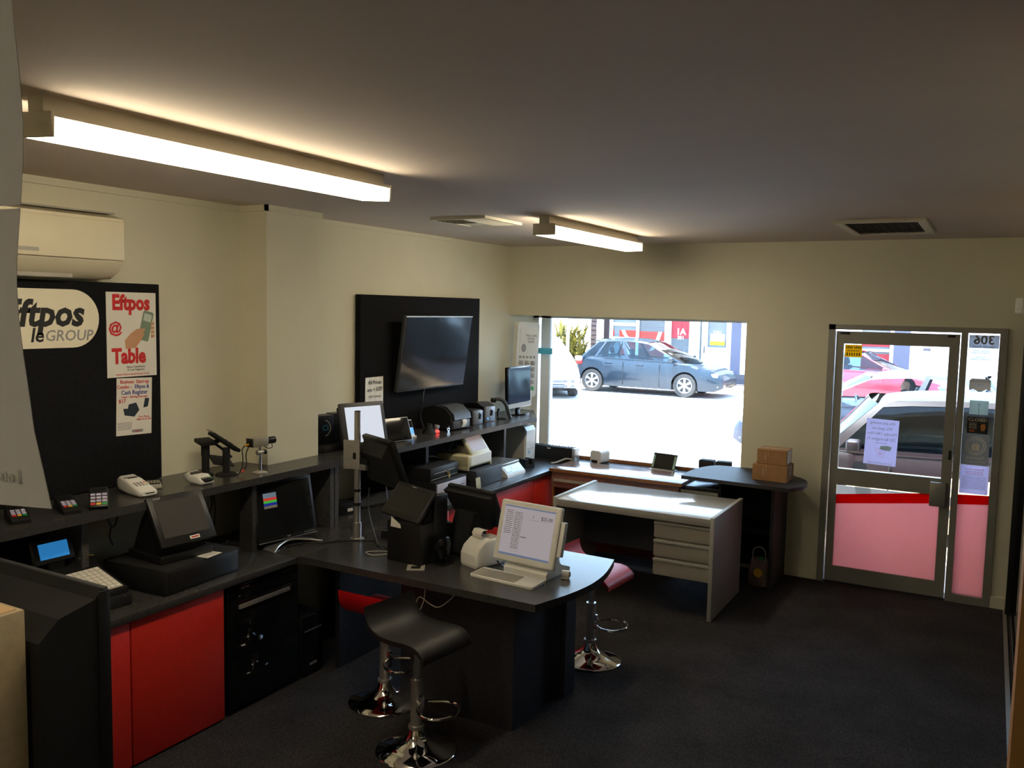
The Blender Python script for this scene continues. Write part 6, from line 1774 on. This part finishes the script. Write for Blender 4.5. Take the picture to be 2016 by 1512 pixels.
part(swoosh(-10.32, 1.16, -9.95, 0.80, 0.05), 'white_swoosh', 'facade', f)
part(swoosh(-9.20, 1.50, -9.55, 0.90, 0.12), 'white_swoosh', 'facade', f)
for k in range(26):
    part(B().box(-9.84, -8.97, 0.076, 0.080, 0.62 + k * 0.06, 0.632 + k * 0.06), 'blind_slat', 'plinth', f)
part(B().box(-8.77, -8.19, 0.088, 0.098, 1.32, 3.0), 'red_graphic', 'pinkd', f)
text('1A', 0.26, T(-8.47, 0.086, 1.52) @ FRONT, 'facade', f, bold=0.03)
text('301', 0.15, T(-8.47, 0.086, 1.335) @ FRONT, 'facade', f, bold=0.03)
part(B().box(-3.2, -2.46, 0.088, 0.098, 0.5, 1.08).box(-3.2, -2.46, 0.088, 0.098, 1.28, 1.5), 'red_graphic', 'pinkd', f)
text('1/301', 0.12, T(-7.33, 0.09, 1.545) @ FRONT, 'facade', f, bold=0.02)
part(B().box(-7.54, -7.09, 0.080, 0.095, 1.27, 1.49), 'white_notice', 'facade', f)
part(B().box(-7.54, -7.09, 0.080, 0.095, 1.15, 1.27), 'yellow_notice', mat('yellow_board', rgb(250, 225, 30), 0.5), f)
part(B().rbox(-7.70, -7.67, -0.05, -0.01, 0.9, 1.12, 0.01), 'door_handle', 'plinth', f)
part(B().rbox(-1.62, -1.44, -0.01, 0.0, 1.22, 1.29, 0.005), 'wall_plate', 'plinth', f)
part(B().rbox(-0.95, -0.92, -0.03, 0.0, 1.15, 1.42, 0.005).box(-1.05, -0.94, -0.02, -0.01, 1.36, 1.38), 'wall_bracket', 'plinth', f)
part(B().box(-11.5, 16, -1.4, 0.3, 2.95, 3.05), 'awning', 'facade', f)

h = thing('timber_building', 'brown weatherboard building with pale downpipe across the street', 'building', (0, FY, 0))
part(B().box(-11.50, -10.84, 0.05, 0.3, 0, 3.6), 'wall', 'wboard', h)
for k in range(24):
    B(T(0, 0.05, 0.02 + k * 0.148) @ RX(-0.10)).box(-11.50, -10.84, -0.02, 0.0, 0, 0.155).o('weatherboard', 'wboard', h, 0)
part(B().box(-11.22, -11.04, -0.14, 0.04, 0, 3.6), 'pale_pilaster', 'facade', h)
hh = thing('white_building', 'white building with slatted garage door, far left across the street', 'building', (0, FY + 0.4, 0))
part(B().box(-16.5, -11.5, 0, 0.3, 0, 4.0), 'wall', 'facade', hh)
for k in range(26):
    part(B().box(-13.45, -12.75, -0.03, 0, 0.3 + k * 0.09, 0.37 + k * 0.09), 'door_slat', 'facade', hh)
part(B().box(-12.60, -12.50, -0.05, 0, 0, 3.2), 'downpipe', 'facade', hh)
part(B().box(-11.65, -11.52, -0.02, 0, 1.45, 2.6), 'small_window', 'shopglass', hh)
pp = thing('street_pole', 'thin white pole standing before the flax bush', 'pole', (-11.55, 24.4, 0.02))
B().cyl((0, 0, 0), (0, 0, 3.4), 0.05).o('shaft', 'facade', pp)
B().lathe([(0, 0), (0.09, 0), (0.09, 0.03), (0, 0.03)], 16).o('base_plate', 'facade', pp)

# flax bush
fx = thing('flax_bush', 'green and yellow strap-leaved bush before the white building', 'bush', (-11.75, 25.0, 0.02))
B().lathe([(0, 0), (0.30, 0), (0.34, 0.22), (0.30, 0.24), (0, 0.24)], 20).o('root_clump', 'plinth', fx)
rnd = random.Random(5)
b = B()
for k in range(420):
    a = rnd.uniform(0, 2 * PI)
    el = rnd.uniform(0.5, 1.45)
    L_ = rnd.uniform(0.9, 1.4)
    droop = rnd.uniform(0.3, 1.0)
    wd_ = rnd.uniform(0.03, 0.055)
    hz_ = rnd.uniform(0.1, 1.35)
    cx, cy = 0.42 * rnd.uniform(-1, 1), 0.2 * rnd.uniform(-1, 1)
    rows = []
    p = Vector((cx, cy, hz_))
    d = Vector((math.cos(a) * math.cos(el), math.sin(a) * math.cos(el), math.sin(el)))
    sd = Vector((-math.sin(a), math.cos(a), 0))
    for j in range(6):
        u = j / 5
        ww = wd_ * (1 - u ** 3) * (0.5 + u if u < 0.5 else 1)
        rows.append([p - sd * ww, p + Vector((0, 0, -0.01)), p + sd * ww + Vector((0, 0, 0.0))])
        p = p + d * (L_ * 0.5 / 5)
        d = (d + Vector((0, 0, -droop * 0.35))).normalized()
    b.grid(rows)
b.o('foliage', 'leaf', fx, 0, kind='stuff')
